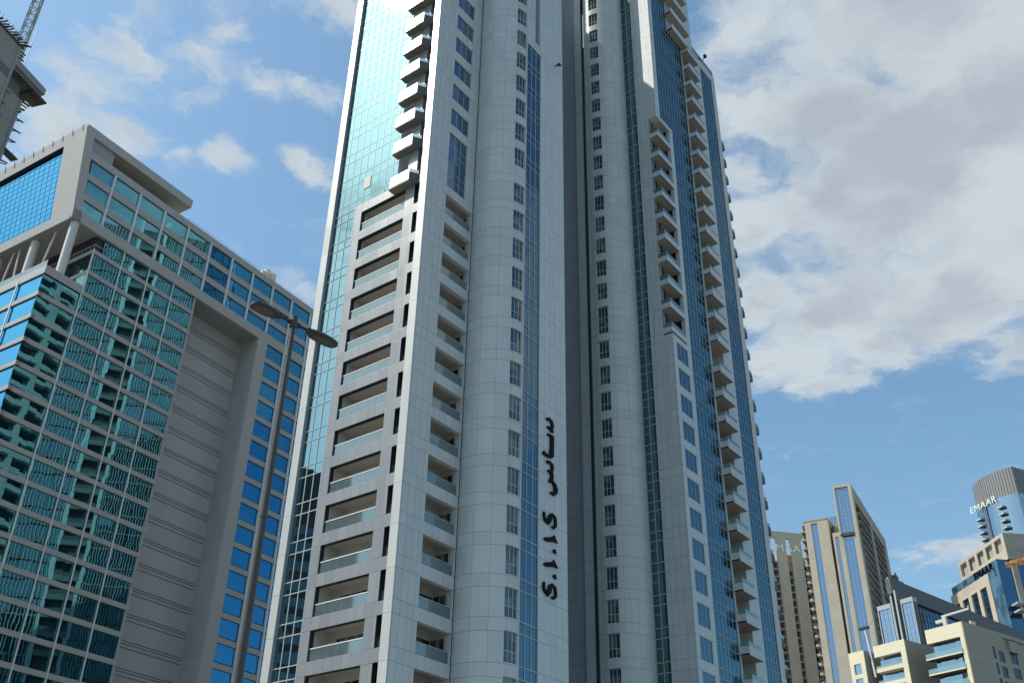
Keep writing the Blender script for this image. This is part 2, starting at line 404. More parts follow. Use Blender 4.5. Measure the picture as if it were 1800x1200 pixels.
fr.box(.45, 1.5, 2.60, 2.66, LO, TOP, 'panel_high')
fr.build('loggia_wall', tower)
fin = MB(); fin.box(-.10, .0, .0, .88, BOT, TOP, 'panel_fin'); fin.build('corner_fin', tower)
fin = MB(); fin.box(-.22, 1.2, 12.42, 13.3, BOT, TOP, 'panel_fin', mats={'y': 'panel_dark'}); fin.build('end_fin', tower)  # side face darker: the fin's shadow side put into its panel colour

cw = MB()
cw.face([(.12, 12.42, BOT), (.12, 9.45, BOT), (.12, 9.45, LO), (.12, 12.42, LO)], 'glass_left')
cw.face([(.12, 12.42, LO), (.12, 4.15, LO), (.12, 4.15, TOP), (.12, 12.42, TOP)], 'glass_left')
cwo = cw.build('curtain_wall', tower)
mg = MB()
for i in range(9):
    y = 11.52-.955*i
    if y > 9.4: mg.box(.075, .12, y-.035, y+.035, BOT, LO, 'mullion')
    if y > 4.2: mg.box(.095, .12, y-.022, y+.022, LO, TOP, 'mullion_soft')
mg.box(.075, .12, 9.45, 9.53, BOT, LO, 'mullion')
for k in KS:
    for dz in (0, 1.02): mg.box(.07, .118, 9.46, 12.42, T(k)+dz-.04, T(k)+dz+.04, 'mullion')
for j in range(-3, 22):
    for dz in (0, 1.15):
        z = ZU+3.45*j+dz
        if z > LO+.1: mg.box(.092, .118, 4.16, 12.42, z-.022, z+.022, 'mullion_soft')
mg.build('mullion_grid', cwo)
pp = MB(); pp.box(.06, .11, 7.86, 8.74, 67.55, 68.95, 'soffit'); pp.build('blank_panel', cwo)

# --- loggias of the left face
def left_loggia(k):
    z = T(k); L = MB()
    L.box(.44, 2.05, 2.73, 8.5, z+.32, z+.36, 'soffit')
    L.face([(2.0, 8.5, z-2.6), (2.0, 2.73, z-2.6), (2.0, 2.73, z+.32), (2.0, 8.5, z+.32)], 'room_wall')
    L.face([(.45, 8.5, z-2.6), (2.0, 8.5, z-2.6), (2.0, 8.5, z+.32), (.45, 8.5, z+.32)], 'room_wall')
    L.face([(2.0, 2.73, z-2.6), (.45, 2.73, z-2.6), (.45, 2.73, z+.32), (2.0, 2.73, z+.32)], 'room_wall')
    L.face([(.45, 2.73, z-2.6), (2.0, 2.73, z-2.6), (2.0, 8.5, z-2.6), (.45, 8.5, z-2.6)], 'room_wall')
    lo = L.build('loggia', tower)
    D = MB(); D.box(1.93, 1.98, 3.3, 7.6, z-2.5, z-.35, 'glass_door')
    for y in (3.3, 4.37, 5.45, 6.52, 7.6): D.box(1.90, 1.935, y-.04, y+.04, z-2.5, z-.35, 'mullion')
    D.build('sliding_door', lo)
    rl = MB(); rl.box(.14, .165, 2.75, 8.48, z-2.35, z-1.42, 'rail_glass')
    rl.box(.11, .19, 2.75, 8.48, z-1.42, z-1.34, 'white_metal')
    for i in range(1, 6): rl.box(.145, .18, 2.75+i*.955-.02, 2.75+i*.955+.02, z-2.35, z-1.42, 'mullion')
    rl.build('glass_rail', lo)
    sl = MB(); sl.box(.50, .54, .92, 1.53, z-2.33, z-.02, 'glass_door'); sl.box(.30, .33, .92, 1.53, z-2.33, z-1.5, 'rail_glass'); sl.build('slot_window', lo)
for k in KS: left_loggia(k)

# --- cantilevered balconies of the upper left face
BZ = [ZT]+[68.94+3.45*j for j in range(12)]
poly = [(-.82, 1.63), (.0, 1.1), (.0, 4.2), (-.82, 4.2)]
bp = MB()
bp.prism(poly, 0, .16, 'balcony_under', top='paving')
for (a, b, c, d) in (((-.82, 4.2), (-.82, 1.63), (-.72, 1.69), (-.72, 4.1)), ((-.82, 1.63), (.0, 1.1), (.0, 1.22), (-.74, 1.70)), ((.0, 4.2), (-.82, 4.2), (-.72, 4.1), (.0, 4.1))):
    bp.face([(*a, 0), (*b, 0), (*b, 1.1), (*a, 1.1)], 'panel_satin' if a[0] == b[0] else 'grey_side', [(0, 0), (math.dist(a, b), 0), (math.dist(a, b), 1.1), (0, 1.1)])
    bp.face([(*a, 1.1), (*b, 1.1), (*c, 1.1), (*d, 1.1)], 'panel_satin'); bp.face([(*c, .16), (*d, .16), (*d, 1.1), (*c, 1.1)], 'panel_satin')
bm_ = bp.mesh('balcony')
rp = MB()
rp.bar((-.77, 4.1, 1.32), (-.77, 1.7, 1.32), .03, 'rail_glass', .44); rp.bar((-.75, 1.68, 1.32), (-.02, 1.2, 1.32), .03, 'rail_glass', .44)
rm_ = rp.mesh('glass_rail')
for z in BZ:
    o = bpy.data.objects.new('balcony', bm_); COL.objects.link(o); o.parent = tower; o.location = (0, 0, z)
    q = bpy.data.objects.new('glass_rail', rm_); COL.objects.link(q); q.parent = o

# --- right face beside the corner: loggias below, windows above
wr = MB()
wr.box(.9, 2.7, .0, .45, BOT, LO, 'panel'); wr.box(.02, .9, .0, .02, BOT, LO, 'panel'); wr.box(.02, .9, .0, .02, LO, TOP, 'panel_high')
wr.box(6.5, 6.64, .0, .45, BOT, LO, 'panel'); wr.box(6.64, 7.4, .25, .45, BOT, TOP, 'black_metal')
wr.box(.9, 2.65, .0, .45, LO, TOP, 'panel_high'); wr.box(5.4, 6.64, .0, .45, LO, TOP, 'panel_high')
for k in KS: wr.box(2.7, 6.5, .0, .44, T(k), T(k)+1.05, 'panel', mats={'z': 'soffit'})
UW = [ZU+3.45*j for j in range(0, 22)]
wr.box(2.65, 5.4, .0, .44, 72.4, ZU-2.15, 'panel_high')
for z in UW: wr.box(2.65, 5.4, .0, .44, z, z+1.3, 'panel_high')
wr.build('window_wall', tower)
def right_loggia(k):
    z = T(k); L = MB()
    L.box(2.7, 6.5, .44, 2.05, z+.32, z+.36, 'soffit')
    L.face([(2.7, 2.0, z-2.6), (6.5, 2.0, z-2.6), (6.5, 2.0, z+.32), (2.7, 2.0, z+.32)], 'room_wall')
    L.face([(2.7, .44, z-2.6), (2.7, 2.0, z-2.6), (2.7, 2.0, z+.32), (2.7, .44, z+.32)], 'panel')
    L.face([(6.5, 2.0, z-2.6), (6.5, .44, z-2.6), (6.5, .44, z+.32), (6.5, 2.0, z+.32)], 'room_wall')
    L.face([(2.7, .44, z-2.6), (6.5, .44, z-2.6), (6.5, 2.0, z-2.6), (2.7, 2.0, z-2.6)], 'room_wall')
    lo = L.build('loggia', tower)
    D = MB(); D.box(6.42, 6.48, .5, 1.95, z-2.5, z-.3, 'glass_door'); D.box(3.2, 6.3, 1.93, 1.98, z-2.5, z-.35, 'glass_door')
    for y in (.52, 1.2, 1.93): D.box(6.39, 6.43, y-.03, y+.03, z-2.5, z-.3, 'mullion')
    D.build('sliding_door', lo)
    rl = MB(); rl.box(2.72, 6.48, .14, .165, z-2.35, z-1.42, 'rail_glass'); rl.box(2.72, 6.48, .125, .18, z-1.42, z-1.385, 'mullion'); rl.build('glass_rail', lo)
for k in KS: right_loggia(k)

def flat_window(name, w_, h_, cols, rows, gl, depth=.14, fw=.05):
    """window in a B-type wall: origin at the top left corner on the wall face"""
    f = MB(); yb = depth
    f.box(0, w_, yb-.05, yb, -fw, 0, 'mullion'); f.box(0, w_, yb-.05, yb, -h_, -h_+fw, 'mullion')
    for i in range(cols+1): f.box(w_*i/cols-fw/2 if 0 < i < cols else (0 if i == 0 else w_-fw), w_*i/cols+fw/2 if 0 < i < cols else (fw if i == 0 else w_), yb-.048, yb, -h_+fw, -fw, 'mullion')
    for r_ in rows: f.box(fw, w_-fw, yb-.046, yb, -h_*r_-fw/2, -h_*r_+fw/2, 'mullion')
    f.box(0, w_, yb-.002, yb+.02, -h_, 0, 'black_metal')
    gl_ = MB(); gl_.face([(0, yb-.012, -h_), (w_, yb-.012, -h_), (w_, yb-.012, 0), (0, yb-.012, 0)], gl, [(random.random()*0, 0), (w_, 0), (w_, h_), (0, h_)])
    return f.mesh(name), gl_.mesh('glass')
def put_window(name, meshes, loc, parent):
    o = bpy.data.objects.new(name, meshes[0]); COL.objects.link(o); o.parent = parent; o.location = loc
    q = bpy.data.objects.new('glass', meshes[1]); COL.objects.link(q); q.parent = o
    return o
mw = flat_window('window', 2.75, 2.15, 3, (), 'glass_tri')
for z in UW: put_window('window', mw, (2.65, 0, z), tower)
put_window('tall_window', flat_window('tall_window', 2.75, 72.4-LO, 3, (.22, .36, .7, .84), 'glass_tri'), (2.65, 0, 72.4), tower)

# --- rounded bay of the near wing, its windows on the right flank
CX, CY, CR = 9.7, -.9, 3.1
W1 = [72.67+3.45*j for j in range(0, 23)]+[68.03-3.4*k for k in range(0, 17)]
rb = MB()
rb.arc(CX, CY, CR, 163, 245, BOT, TOP, 'panel_round', 22)
srt = sorted(W1, reverse=True); zt_ = TOP
for z in srt:
    if z > TOP: continue
    rb.arcbox(CX, CY, CR-.3, CR, 245, 270, z, zt_, 'panel_round', 6); zt_ = z-2.35
rb.arcbox(CX, CY, CR-.3, CR, 245, 270, BOT, zt_, 'panel_round', 6)
rb.build('rounded_bay', tower)
def round_window(name, cx, cy, r, a0, a1, h_, gl, rows=(.62,)):
    f = MB(); r0, r1 = r-.20, r-.15; fa = math.degrees(.028/r)
    f.arcbox(cx, cy, r0, r1, a0, a1, -.05, 0, 'mullion', 5); f.arcbox(cx, cy, r0, r1, a0, a1, -h_, -h_+.05, 'mullion', 5)
    for i in range(4):
        t_ = a0+(a1-a0)*i/3; t0, t1 = (t_, t_+2*fa) if i == 0 else ((t_-2*fa, t_) if i == 3 else (t_-fa, t_+fa))
        f.arcbox(cx, cy, r0, r1, t0, t1, -h_+.05, -.05, 'mullion', 1)
    for q in rows: f.arcbox(cx, cy, r0, r1-.003, a0+2*fa, a1-2*fa, -h_*q-.03, -h_*q+.03, 'mullion', 5)
    g_ = MB(); g_.arc(cx, cy, r-.185, a0, a1, -h_, 0, gl, 6, smooth=False)
    return f.mesh(name), g_.mesh('glass')
rw = round_window('bay_window', CX, CY, CR, 245, 270, 2.35, 'glass_win')
for z in W1:
    if z < TOP and z > 12: put_window('bay_window', rw, (0, 0, z), tower)

# --- flat front of the near wing: pilaster, blue glass strip, sign wall
sw = MB(); FY = CY-CR
sw.box(9.72, 9.92, FY, FY+.5, BOT, TOP, 'panel_fin')
sw.box(12.35, 16.6, FY, FY+.5, BOT, TOP, 'panel_sign'); sw.box(16.3, 16.597, FY+.5, 12, BOT, TOP, 'panel_gap')
sw.box(9.92, 11.35, FY, FY+.5, 88.95, TOP, 'panel_high'); sw.box(12.15, 12.35, FY, FY+.5, 88.95, TOP, 'panel_high'); sw.box(11.35, 12.15, FY, FY+.5, 88.95, 90.3, 'panel_high')
sw.box(11.35, 12.15, FY+1.3, FY+1.4, 90.3, TOP, 'panel_gap'); sw.box(11.3, 11.36, FY+.5, FY+1.3, 90.3, TOP, 'panel_gap'); sw.box(12.15, 12.2, FY+.5, FY+1.3, 90.3, TOP, 'panel_gap')
sw.build('sign_wall', tower)
gs = MB(); gs.face([(9.92, FY+.1, BOT), (12.35, FY+.1, BOT), (12.35, FY+.1, 88.95), (9.92, FY+.1, 88.95)], 'glass_blue', [(0, BOT), (2.43, BOT), (2.43, 88.95), (0, 88.95)])
gso = gs.build('glass_strip', tower)
mg = MB()
for x in (10.73, 11.54): mg.box(x-.03, x+.03, FY+.05, FY+.098, BOT, 88.95, 'mullion')
for k in range(-8, 16):
    for dz in (.2, 1.15):
        z = T(k)+dz
        if z < 88.9: mg.box(9.93, 12.34, FY+.045, FY+.096, z-.035, z+.035, 'mullion')
mg.build('mullion_grid', gso)
fl = MB(); fl.box(15.2, 15.35, FY-.4, FY-.02, 89.9, 90.0, 'black_metal'); fl.box(15.1, 15.5, FY-.6, FY-.38, 89.75, 90.0, 'black_metal'); fl.bar((15.5, FY-.02, 90.2), (15.9, FY-.4, 90.3), .07, 'black_metal'); fl.build('floodlight', tower)

# black lettering running up the sign wall
ARABIC = [[[13.43, 42.2, 0.45, 0.29], [13.84, 42.37, 0.4, 0.26], [14.16, 42.24, 0.43, 0.27], [14.31, 41.96, 0.36, 0.23], [14.15, 41.52, 0.4, 0.26]], [[13.49, 41.46, 0.3, 0.2], [13.84, 41.46, 0.4, 0.26], [14.15, 41.44, 0.47, 0.3], [14.25, 41.21, 0.43, 0.27]], [[13.52, 40.78, 0.23, 0.15], [13.84, 40.76, 0.4, 0.25], [14.22, 40.83, 0.52, 0.33], [14.22, 40.3, 0.52, 0.33], [14.18, 39.62, 0.54, 0.34], [14.14, 38.94, 0.58, 0.37], [14.24, 38.79, 0.35, 0.22]], [[12.86, 38.76, 0.57, 0.36], [13.2, 38.68, 0.5, 0.32], [13.66, 38.68, 0.46, 0.29], [14.18, 38.81, 0.4, 0.25]], [[13.43, 38.02, 0.41, 0.26], [13.83, 38.17, 0.39, 0.25], [14.18, 38.07, 0.42, 0.26], [14.29, 37.75, 0.35, 0.22], [14.09, 37.32, 0.39, 0.24]], [[13.52, 37.28, 0.18, 0.11], [13.83, 37.26, 0.34, 0.22], [14.14, 37.19, 0.48, 0.3], [14.23, 36.94, 0.39, 0.24], [14.05, 36.44, 0.46, 0.29]], [[13.83, 36.47, 0.5, 0.31], [13.94, 36.37, 0.5, 0.31], [14.28, 36.49, 0.34, 0.21], [14.57, 36.31, 0.51, 0.31], [14.77, 35.99, 0.53, 0.33], [14.68, 35.57, 0.53, 0.33], [14.39, 35.32, 0.41, 0.25], [13.94, 35.37, 0.2, 0.13]]]
LATIN = [[[13.04, 33.26, 0.24, 0.15], [13.04, 32.94, 0.31, 0.19], [13.22, 32.59, 0.41, 0.25], [13.58, 32.45, 0.48, 0.3], [13.82, 32.79, 0.54, 0.33], [13.95, 33.2, 0.49, 0.3], [14.25, 33.42, 0.44, 0.27], [14.62, 33.28, 0.37, 0.23], [14.72, 32.86, 0.3, 0.18], [14.68, 32.51, 0.35, 0.21], [14.39, 32.25, 0.32, 0.19], [14.13, 32.33, 0.2, 0.12]], [[12.99, 30.89, 0.12, 0.07], [13.34, 30.93, 0.55, 0.33], [14.0, 31.13, 0.58, 0.35], [14.42, 31.27, 0.64, 0.38], [14.73, 31.36, 1.11, 0.66]], [[14.34, 30.31, 0.17, 0.1], [14.54, 30.26, 0.49, 0.29], [14.72, 30.28, 0.64, 0.38]], [[12.99, 28.7, 0.12, 0.07], [13.34, 28.76, 0.54, 0.32], [13.99, 28.95, 0.57, 0.34], [14.41, 29.07, 0.63, 0.37], [14.71, 29.18, 1.17, 0.69]], [[14.32, 28.09, 0.17, 0.1], [14.53, 28.07, 0.53, 0.31], [14.71, 28.11, 0.72, 0.42]], [[13.06, 27.2, 0.23, 0.14], [13.0, 26.81, 0.3, 0.18], [13.17, 26.48, 0.39, 0.23], [13.52, 26.26, 0.47, 0.27], [13.78, 26.61, 0.52, 0.3], [13.9, 27.06, 0.47, 0.28], [14.2, 27.28, 0.43, 0.25], [14.58, 27.14, 0.36, 0.21], [14.7, 26.72, 0.29, 0.17], [14.63, 26.39, 0.33, 0.19], [14.36, 26.18, 0.31, 0.18], [14.1, 26.25, 0.19, 0.11]]]
def stroke(mb, pts, y0, y1):
    """brush stroke of changing width on a wall facing -Y"""
    P_ = [(x, z+EYE) for x, z, _, _ in pts]; L_, R_ = [], []
    for i, (x, z, wx, wz) in enumerate(pts):
        a, b = P_[max(i-1, 0)], P_[min(i+1, len(P_)-1)]
        dx, dz = (b[0]-a[0])/1.6, b[1]-a[1]; l = math.hypot(dx, dz) or 1
        nx, nz = -dz/l, dx/l
        L_.append((P_[i][0]+nx*wx/2, P_[i][1]+nz*wz/2)); R_.append((P_[i][0]-nx*wx/2, P_[i][1]-nz*wz/2))
    M_ = 'letter_black'
    for i in range(len(pts)-1):
        q = [R_[i], R_[i+1], L_[i+1], L_[i]]
        for y, fl_ in ((y0, 1), (y1, 0)):
            f = [(p[0], y, p[1]) for p in q]; mb.face(f if fl_ else f[::-1], M_)
        for s_, e_ in ((R_[i], R_[i+1]), (L_[i+1], L_[i])): mb.face([(s_[0], y0, s_[1]), (s_[0], y1, s_[1]), (e_[0], y1, e_[1]), (e_[0], y0, e_[1])], M_)
    for s_, e_ in ((L_[0], R_[0]), (R_[-1], L_[-1])): mb.face([(s_[0], y0, s_[1]), (s_[0], y1, s_[1]), (e_[0], y1, e_[1]), (e_[0], y0, e_[1])], M_)
for grp in ((0, 1, 2), (3,), (4, 5, 6)):
    mb = MB()
    for n_, i in enumerate(grp): stroke(mb, ARABIC[i], FY-.16-.004*n_, FY-.03)
    mb.build('arabic_letter', tower)
for i, s_ in enumerate(LATIN):
    mb = MB(); stroke(mb, s_, FY-.16, FY-.03); mb.build('sign_dot' if i in (2, 4) else 'sign_letter', tower)

# --- recess between the wings
rc = MB()
rc.box(33.5, 34.5, 2.83, 3.76, BOT, TOP, 'panel_gap'); rc.box(33.5, 34.5, 4.23, 5.35, BOT, TOP, 'panel_gap', mats={'y': 'black_metal'}); rc.box(34.3, 35, 5.35, 12, BOT, TOP, 'panel_dark')
rc.box(16.6, 36, 12, 12.5, BOT, 131, 'panel_gap'); rc.box(33.9, 34.5, 3.76, 4.23, BOT, 121.5, 'black_metal')
rc.build('recess_wall', tower)
gs = MB(); gs.face([(33.75, 4.23, BOT), (33.75, 3.76, BOT), (33.75, 3.76, 121.5), (33.75, 4.23, 121.5)], 'glass_dark'); gs.build('slit_glass', tower)

# --- rounded bay of the far wing
DX, DY, DR = 36.7, 2.83, 3.2
rb = MB(); rb.arc(DX, DY, DR, 203.5, 292, BOT, TOP, 'panel_round', 24)
W2 = [69.28+3.4*j for j in range(1, 24)]
rows = [(z, 2.35) for z in W2]+[(69.28, 3.75)]+[(T(k), 2.35) for k in KS]
zt_ = TOP
for z, h_ in sorted(rows, reverse=True):
    if z > TOP-1: continue
    rb.arcbox(DX, DY, DR-.3, DR, 180, 203.5, z, zt_, 'panel_round', 6); zt_ = z-h_
rb.arcbox(DX, DY, DR-.3, DR, 180, 203.5, BOT, zt_, 'panel_round', 6)
rb.build('rounded_bay', tower)
rw = round_window('bay_window', DX, DY, DR, 180, 203.5, 2.35, 'glass_win')
for z, h_ in rows:
    if z > TOP-1 or z < 12: continue
    put_window('bay_window', rw if h_ < 3 else round_window('tall_bay_window', DX, DY, DR, 180, 203.5, 3.75, 'glass_win', (.4, .75)), (0, 0, z), tower)

# --- far wing: left flank (dark glass strip, plain panels) and right front
AX, BY = 37.7, -4.7
fw_ = MB()
fw_.box(AX, 38.4, -.12, .6, BOT, TOP, 'panel_fin'); fw_.box(AX, 38.4, -3.5, -1.76, BOT, TOP, 'panel')
CB0, CB1 = 65.2, 99.5
fw_.box(AX, 38.5, BY, -3.5, BOT, CB0, 'panel'); fw_.box(AX, 38.5, BY, -3.5, CB1+.6, TOP, 'panel_high')
for k in range(-1, 16):
    z = 64.4-3.4*k if k >= 0 else CB0+2.3
    if k >= 0: fw_.box(38.5, 41.15, BY, BY+.4, z, min(CB0, z+1.1), 'panel')
fw_.box(41.15, 42.1, BY, BY+.5, BOT, CB1+.6, 'panel')
fw_.box(38.5, 38.8, BY, BY+.5, CB1+.6, TOP, 'panel_high'); fw_.box(38.8, 42.1, BY, BY+.5, CB1-.1, CB1+.6, 'panel')
fw_.box(47.2, 47.6, BY+.9, BY+1.1, BOT, 121, 'black_metal'); fw_.box(47.38, 47.62, BY, BY+1.5, BOT, 121, 'panel_fin')
fw_.box(50.95, 53.6, BY, BY+1.5, BOT, 124, 'panel'); fw_.box(57.4, 58.6, BY, 12, BOT, 124, 'panel_fin')
fw_.box(47.6, 50.95, BY+1.5, BY+1.6, BOT, 121, 'room_wall')
fw_.box(47.2, 51.3, BY, BY+12, 121, TOP, 'panel_high'); fw_.box(51.3, 58.6, BY+.02, BY+.4, 122.6, 124.2, 'panel')
fw_.box(51.3, 58.5, BY+.4, 12, 122.4, 123.6, 'panel_gap')
fw_.build('wing_wall', tower)
for (z0, z1, n_) in ((BOT, TOP, 'dark_glass_strip'),):
    gs = MB(); gs.face([(AX+.12, -.12, z0), (AX+.12, -1.76, z0), (AX+.12, -1.76, z1), (AX+.12, -.12, z1)], 'glass_dark', [(0, z0), (1.6, z0), (1.6, z1), (0, z1)])
    go = gs.build(n_, tower); mg = MB(); mg.box(AX+.05, AX+.118, -.97, -.91, z0, z1, 'mullion')
    for i in range(-18, 16):
        for dz in (0, 1.05): mg.box(AX+.05, AX+.116, -1.75, -.13, T(i)+dz-.04, T(i)+dz+.04, 'mullion')
        if i > -3: mg.box(AX+.05, AX+.114, -.91, -.13, T(i)-.95-.03, T(i)-.95+.03, 'mullion')
    mg.build('mullion_grid', go)
mw = flat_window('window', 2.65, 2.3, 3, (), 'glass_blue', .1, .045)
for k in range(0, 15): put_window('window', mw, (38.5, BY, 64.4-3.4*k), tower)
def blue_sheet(x0, x1, z0, z1):
    gs = MB(); y = BY+.1
    gs.face([(x0, y, z0), (x1, y, z0), (x1, y, z1), (x0, y, z1)], 'glass_blue', [(x0, z0), (x1, z0), (x1, z1), (x0, z1)])
    o = gs.build('curtain_wall', tower); mg = MB(); n_ = max(1, round((x1-x0)/.8))
    for i in range(1, n_): mg.box(x0+(x1-x0)*i/n_-.025, x0+(x1-x0)*i/n_+.025, BY+.055, BY+.098, z0, z1, 'mullion_soft')
    for k in range(-22, 16):
        for dz in (0, 1.05):
            z = T(k)+dz
            if z0+.1 < z < z1-.1: mg.box(x0, x1, BY+.05, BY+.096, z-.03, z+.03, 'mullion_soft' if z > 66 else 'mullion')
    mg.build('mullion_grid', o)
blue_sheet(42.1, 47.3, BOT, CB1+.6); blue_sheet(38.8, 47.3, CB1+.6, 121); blue_sheet(38.8, 43.2, 121, TOP); blue_sheet(53.6, 57.4, BOT, 122.6)
fw2 = MB(); fw2.box(43.2, 47.2, BY+.3, BY+.6, 121, TOP, 'panel_gap'); fw2.build('recess_wall', tower)

# corner loggias
cl = MB(); zb = 0
cl.box(AX+.02, 41.15, BY+.02, -2.4, 0, .18, 'soffit_warm')
cl.box(AX, 41.15, BY, BY+.12, 0, .72, 'panel', mats={'z': 'soffit_warm'}); cl.box(AX, AX+.12, BY+.12, -3.5, 0, .72, 'panel', mats={'z': 'soffit_warm'})
cl.face([(38.9, -2.4, .18), (41.15, -2.4, .18), (41.15, -2.4, 3.4), (38.9, -2.4, 3.4)], 'panel_gap')
cl.face([(38.9, -3.5, .18), (38.9, -2.4, .18), (38.9, -2.4, 3.4), (38.9, -3.5, 3.4)][::-1], 'glass_dark')
cl.face([(AX, -3.5, .18), (38.9, -3.5, .18), (38.9, -3.5, 3.4), (AX, -3.5, 3.4)], 'glass_dark')
clm = cl.mesh('corner_loggia')
rp = MB(); rp.box(AX+.05, 41.15, BY+.05, BY+.075, .72, 1.35, 'rail_glass'); rp.box(AX+.05, AX+.075, BY+.075, -3.5, .72, 1.35, 'rail_glass'); rpm = rp.mesh('glass_rail')
for k in range(10):
    z = CB1-3.4*k
    if k == 0:
        pass
    o = bpy.data.objects.new('corner_loggia', clm); COL.objects.link(o); o.parent = tower; o.location = (0, 0, z-3.4 if k < 9 else z-3.4)
    q = bpy.data.objects.new('glass_rail', rpm); COL.objects.link(q); q.parent = o
ct = MB(); ct.box(AX+.02, 41.15, BY+.02, -2.4, CB1, CB1+.6, 'soffit'); ct.box(AX, 42.1, BY-.002, BY+.02, CB1, CB1+.6, 'panel'); ct.box(AX-.002, AX+.02, BY, -3.5, CB1, CB1+.6, 'panel')
ct.box(AX, 41.15, -2.38, -2.3, CB0, CB0+3.5, 'panel_gap')
ct.build('corner_canopy', tower)

# balconies of the right front
bb = MB(); bb.box(47.6, 50.95, BY-1.0, BY+1.5, 0, .18, 'soffit_warm')
bb.box(47.6, 50.95, BY-1.02, BY-.9, -.02, .95, 'panel_fin', mats={'z': 'soffit_warm'}); bb.box(47.6, 47.72, BY-.9, BY, -.02, .95, 'panel_fin', mats={'z': 'soffit_warm'}); bb.box(50.83, 50.95, BY-.9, BY, -.02, .95, 'panel_fin')
bbm = bb.mesh('balcony')
rp = MB(); rp.box(47.62, 50.93, BY-.97, BY-.945, .95, 1.45, 'rail_glass'); rp.box(50.9, 50.92, BY-.945, BY, .95, 1.45, 'rail_glass'); rp.box(47.65, 47.67, BY-.945, BY, .95, 1.45, 'rail_glass'); rpm = rp.mesh('glass_rail')
dr = MB(); dr.box(48.0, 50.6, BY+1.42, BY+1.48, .2, 2.4, 'glass_door'); drm = dr.mesh('sliding_door')
ZB = [64.41-3.4*k for k in range(0, 16)]+[68.87+3.4*j for j in range(0, 16)]
for z in ZB:
    o = bpy.data.objects.new('balcony', bbm); COL.objects.link(o); o.parent = tower; o.location = (0, 0, z)
    for n_, me in (('glass_rail', rpm), ('sliding_door', drm)):
        q = bpy.data.objects.new(n_, me); COL.objects.link(q); q.parent = o
eb = MB(); eb.box(58.6, 60.0, BY+.2, -.6, 0, .16, 'raw_dark'); eb.box(59.9, 60.0, BY+.2, -.6, .16, 1.0, 'raw_dark'); eb.box(58.6, 59.9, BY+.2, BY+.3, .16, 1.0, 'raw_dark'); eb.box(58.7, 59.95, BY+.24, BY+.27, 1.0, 1.5, 'rail_glass'); ebm = eb.mesh('end_balcony')
for z in [64.41-3.4*k+.2 for k in range(0, 13)]+[68.87+3.4*j+.2 for j in range(0, 13)]:
    o = bpy.data.objects.new('end_balcony', ebm); COL.objects.link(o); o.parent = tower; o.location = (0, 0, z)
lb = MB(); lb.box(43.2, 49.0, BY-.9, BY+.3, 0, .2, 'soffit_warm'); lb.box(43.2, 49.0, BY-.92, BY-.8, -.02, 1.0, 'panel_high'); lb.box(43.2, 43.3, BY-.8, BY, 0, 1.0, 'panel_high'); lb.box(48.9, 49.0, BY-.8, BY, 0, 1.0, 'panel_high'); lbm = lb.mesh('long_balcony')
for j in range(7):
    o = bpy.data.objects.new('long_balcony', lbm); COL.objects.link(o); o.parent = tower; o.location = (0, 0, 121.0+3.6*j)
rl = MB(); rl.box(51.35, 58.5, BY+.1, BY+.13, 124.2, 125.3, 'rail_glass'); rl.box(51.35, 58.5, BY+.09, BY+.14, 125.3, 125.36, 'white_metal'); rl.build('roof_rail', tower)
fl = MB(); fl.bar((54.6, BY+.1, 124.2), (54.6, BY-.5, 125.1), .1, 'black_metal'); fl.box(54.2, 54.7, BY-.9, BY-.5, 124.9, 125.3, 'black_metal'); fl.box(55.0, 55.4, BY-.6, BY-.2, 125.8, 126.2, 'black_metal'); fl.build('floodlight', tower)

# --- body behind the faces, rear with its storeys
bd = MB()
bd.box(2.1, 16.3, 2.3, 13.2, 0, TOP, 'panel_gap'); bd.box(8.0, 16.3, FY+1.5, 2.3, 0, TOP, 'panel_gap')
bd.box(.3, 2.1, 9.3, 12.4, BOT, TOP, 'black_metal'); bd.box(.3, 2.1, 4.3, 9.3, LO+.4, TOP, 'black_metal')
bd.box(1.0, 2.1, .95, 2.3, BOT, TOP, 'black_metal'); bd.box(2.65, 6.6, .46, .6, LO+.4, TOP, 'black_metal'); bd.box(9.9, 12.4, FY+.3, FY+.6, BOT, 88.9, 'black_metal')
bd.box(38.5, 58.5, -2.3, 12, BOT, 122.4, 'panel_gap'); bd.box(38.5, 51.3, -2.3, 12, 122.4, TOP, 'panel_gap')
bd.box(38.3, 38.45, -3.4, .5, BOT, TOP, 'black_metal'); bd.box(38.5, 42.1, BY+.45, -2.3, BOT, CB0-.05, 'black_metal'); bd.box(38.8, 47.3, BY+.45, -2.3, CB1+.7, 120.9, 'black_metal'); bd.box(42.1, 47.2, BY+.4, -2.3, BOT, CB1+.6, 'black_metal'); bd.box(53.6, 57.4, BY+.4, -2.3, BOT, 122, 'black_metal')
bd.box(34.6, 38.2, 3.2, 12, BOT, TOP, 'panel_gap')
bd.box(2, 58, -3, 12, 0, BOT, 'panel_gap')
bd.box(18, 58.0, 12.5, 26, 0, 131, 'panel_gap'); bd.box(25.4, 34, 12.52, 20, 131, TOP, 'panel_gap')  # rear height shaped for the sun; upper block added to shade the recess
for k in range(0, 36):
    z = 6+3.45*k
    bd.box(17.0, 58.0, 26, 27.2, z, z+1.1, 'panel'); bd.box(17.0, 18, 14, 26, z, z+1.1, 'panel')
    bd.box(18, 58.0, 26.05, 26.12, z+1.1, z+3.45, 'glass_dark')
for x in range(20, 58, 6): bd.box(x, x+1.3, 26.12, 27.25, 0, 131, 'panel')
bd.build('tower_body', tower)
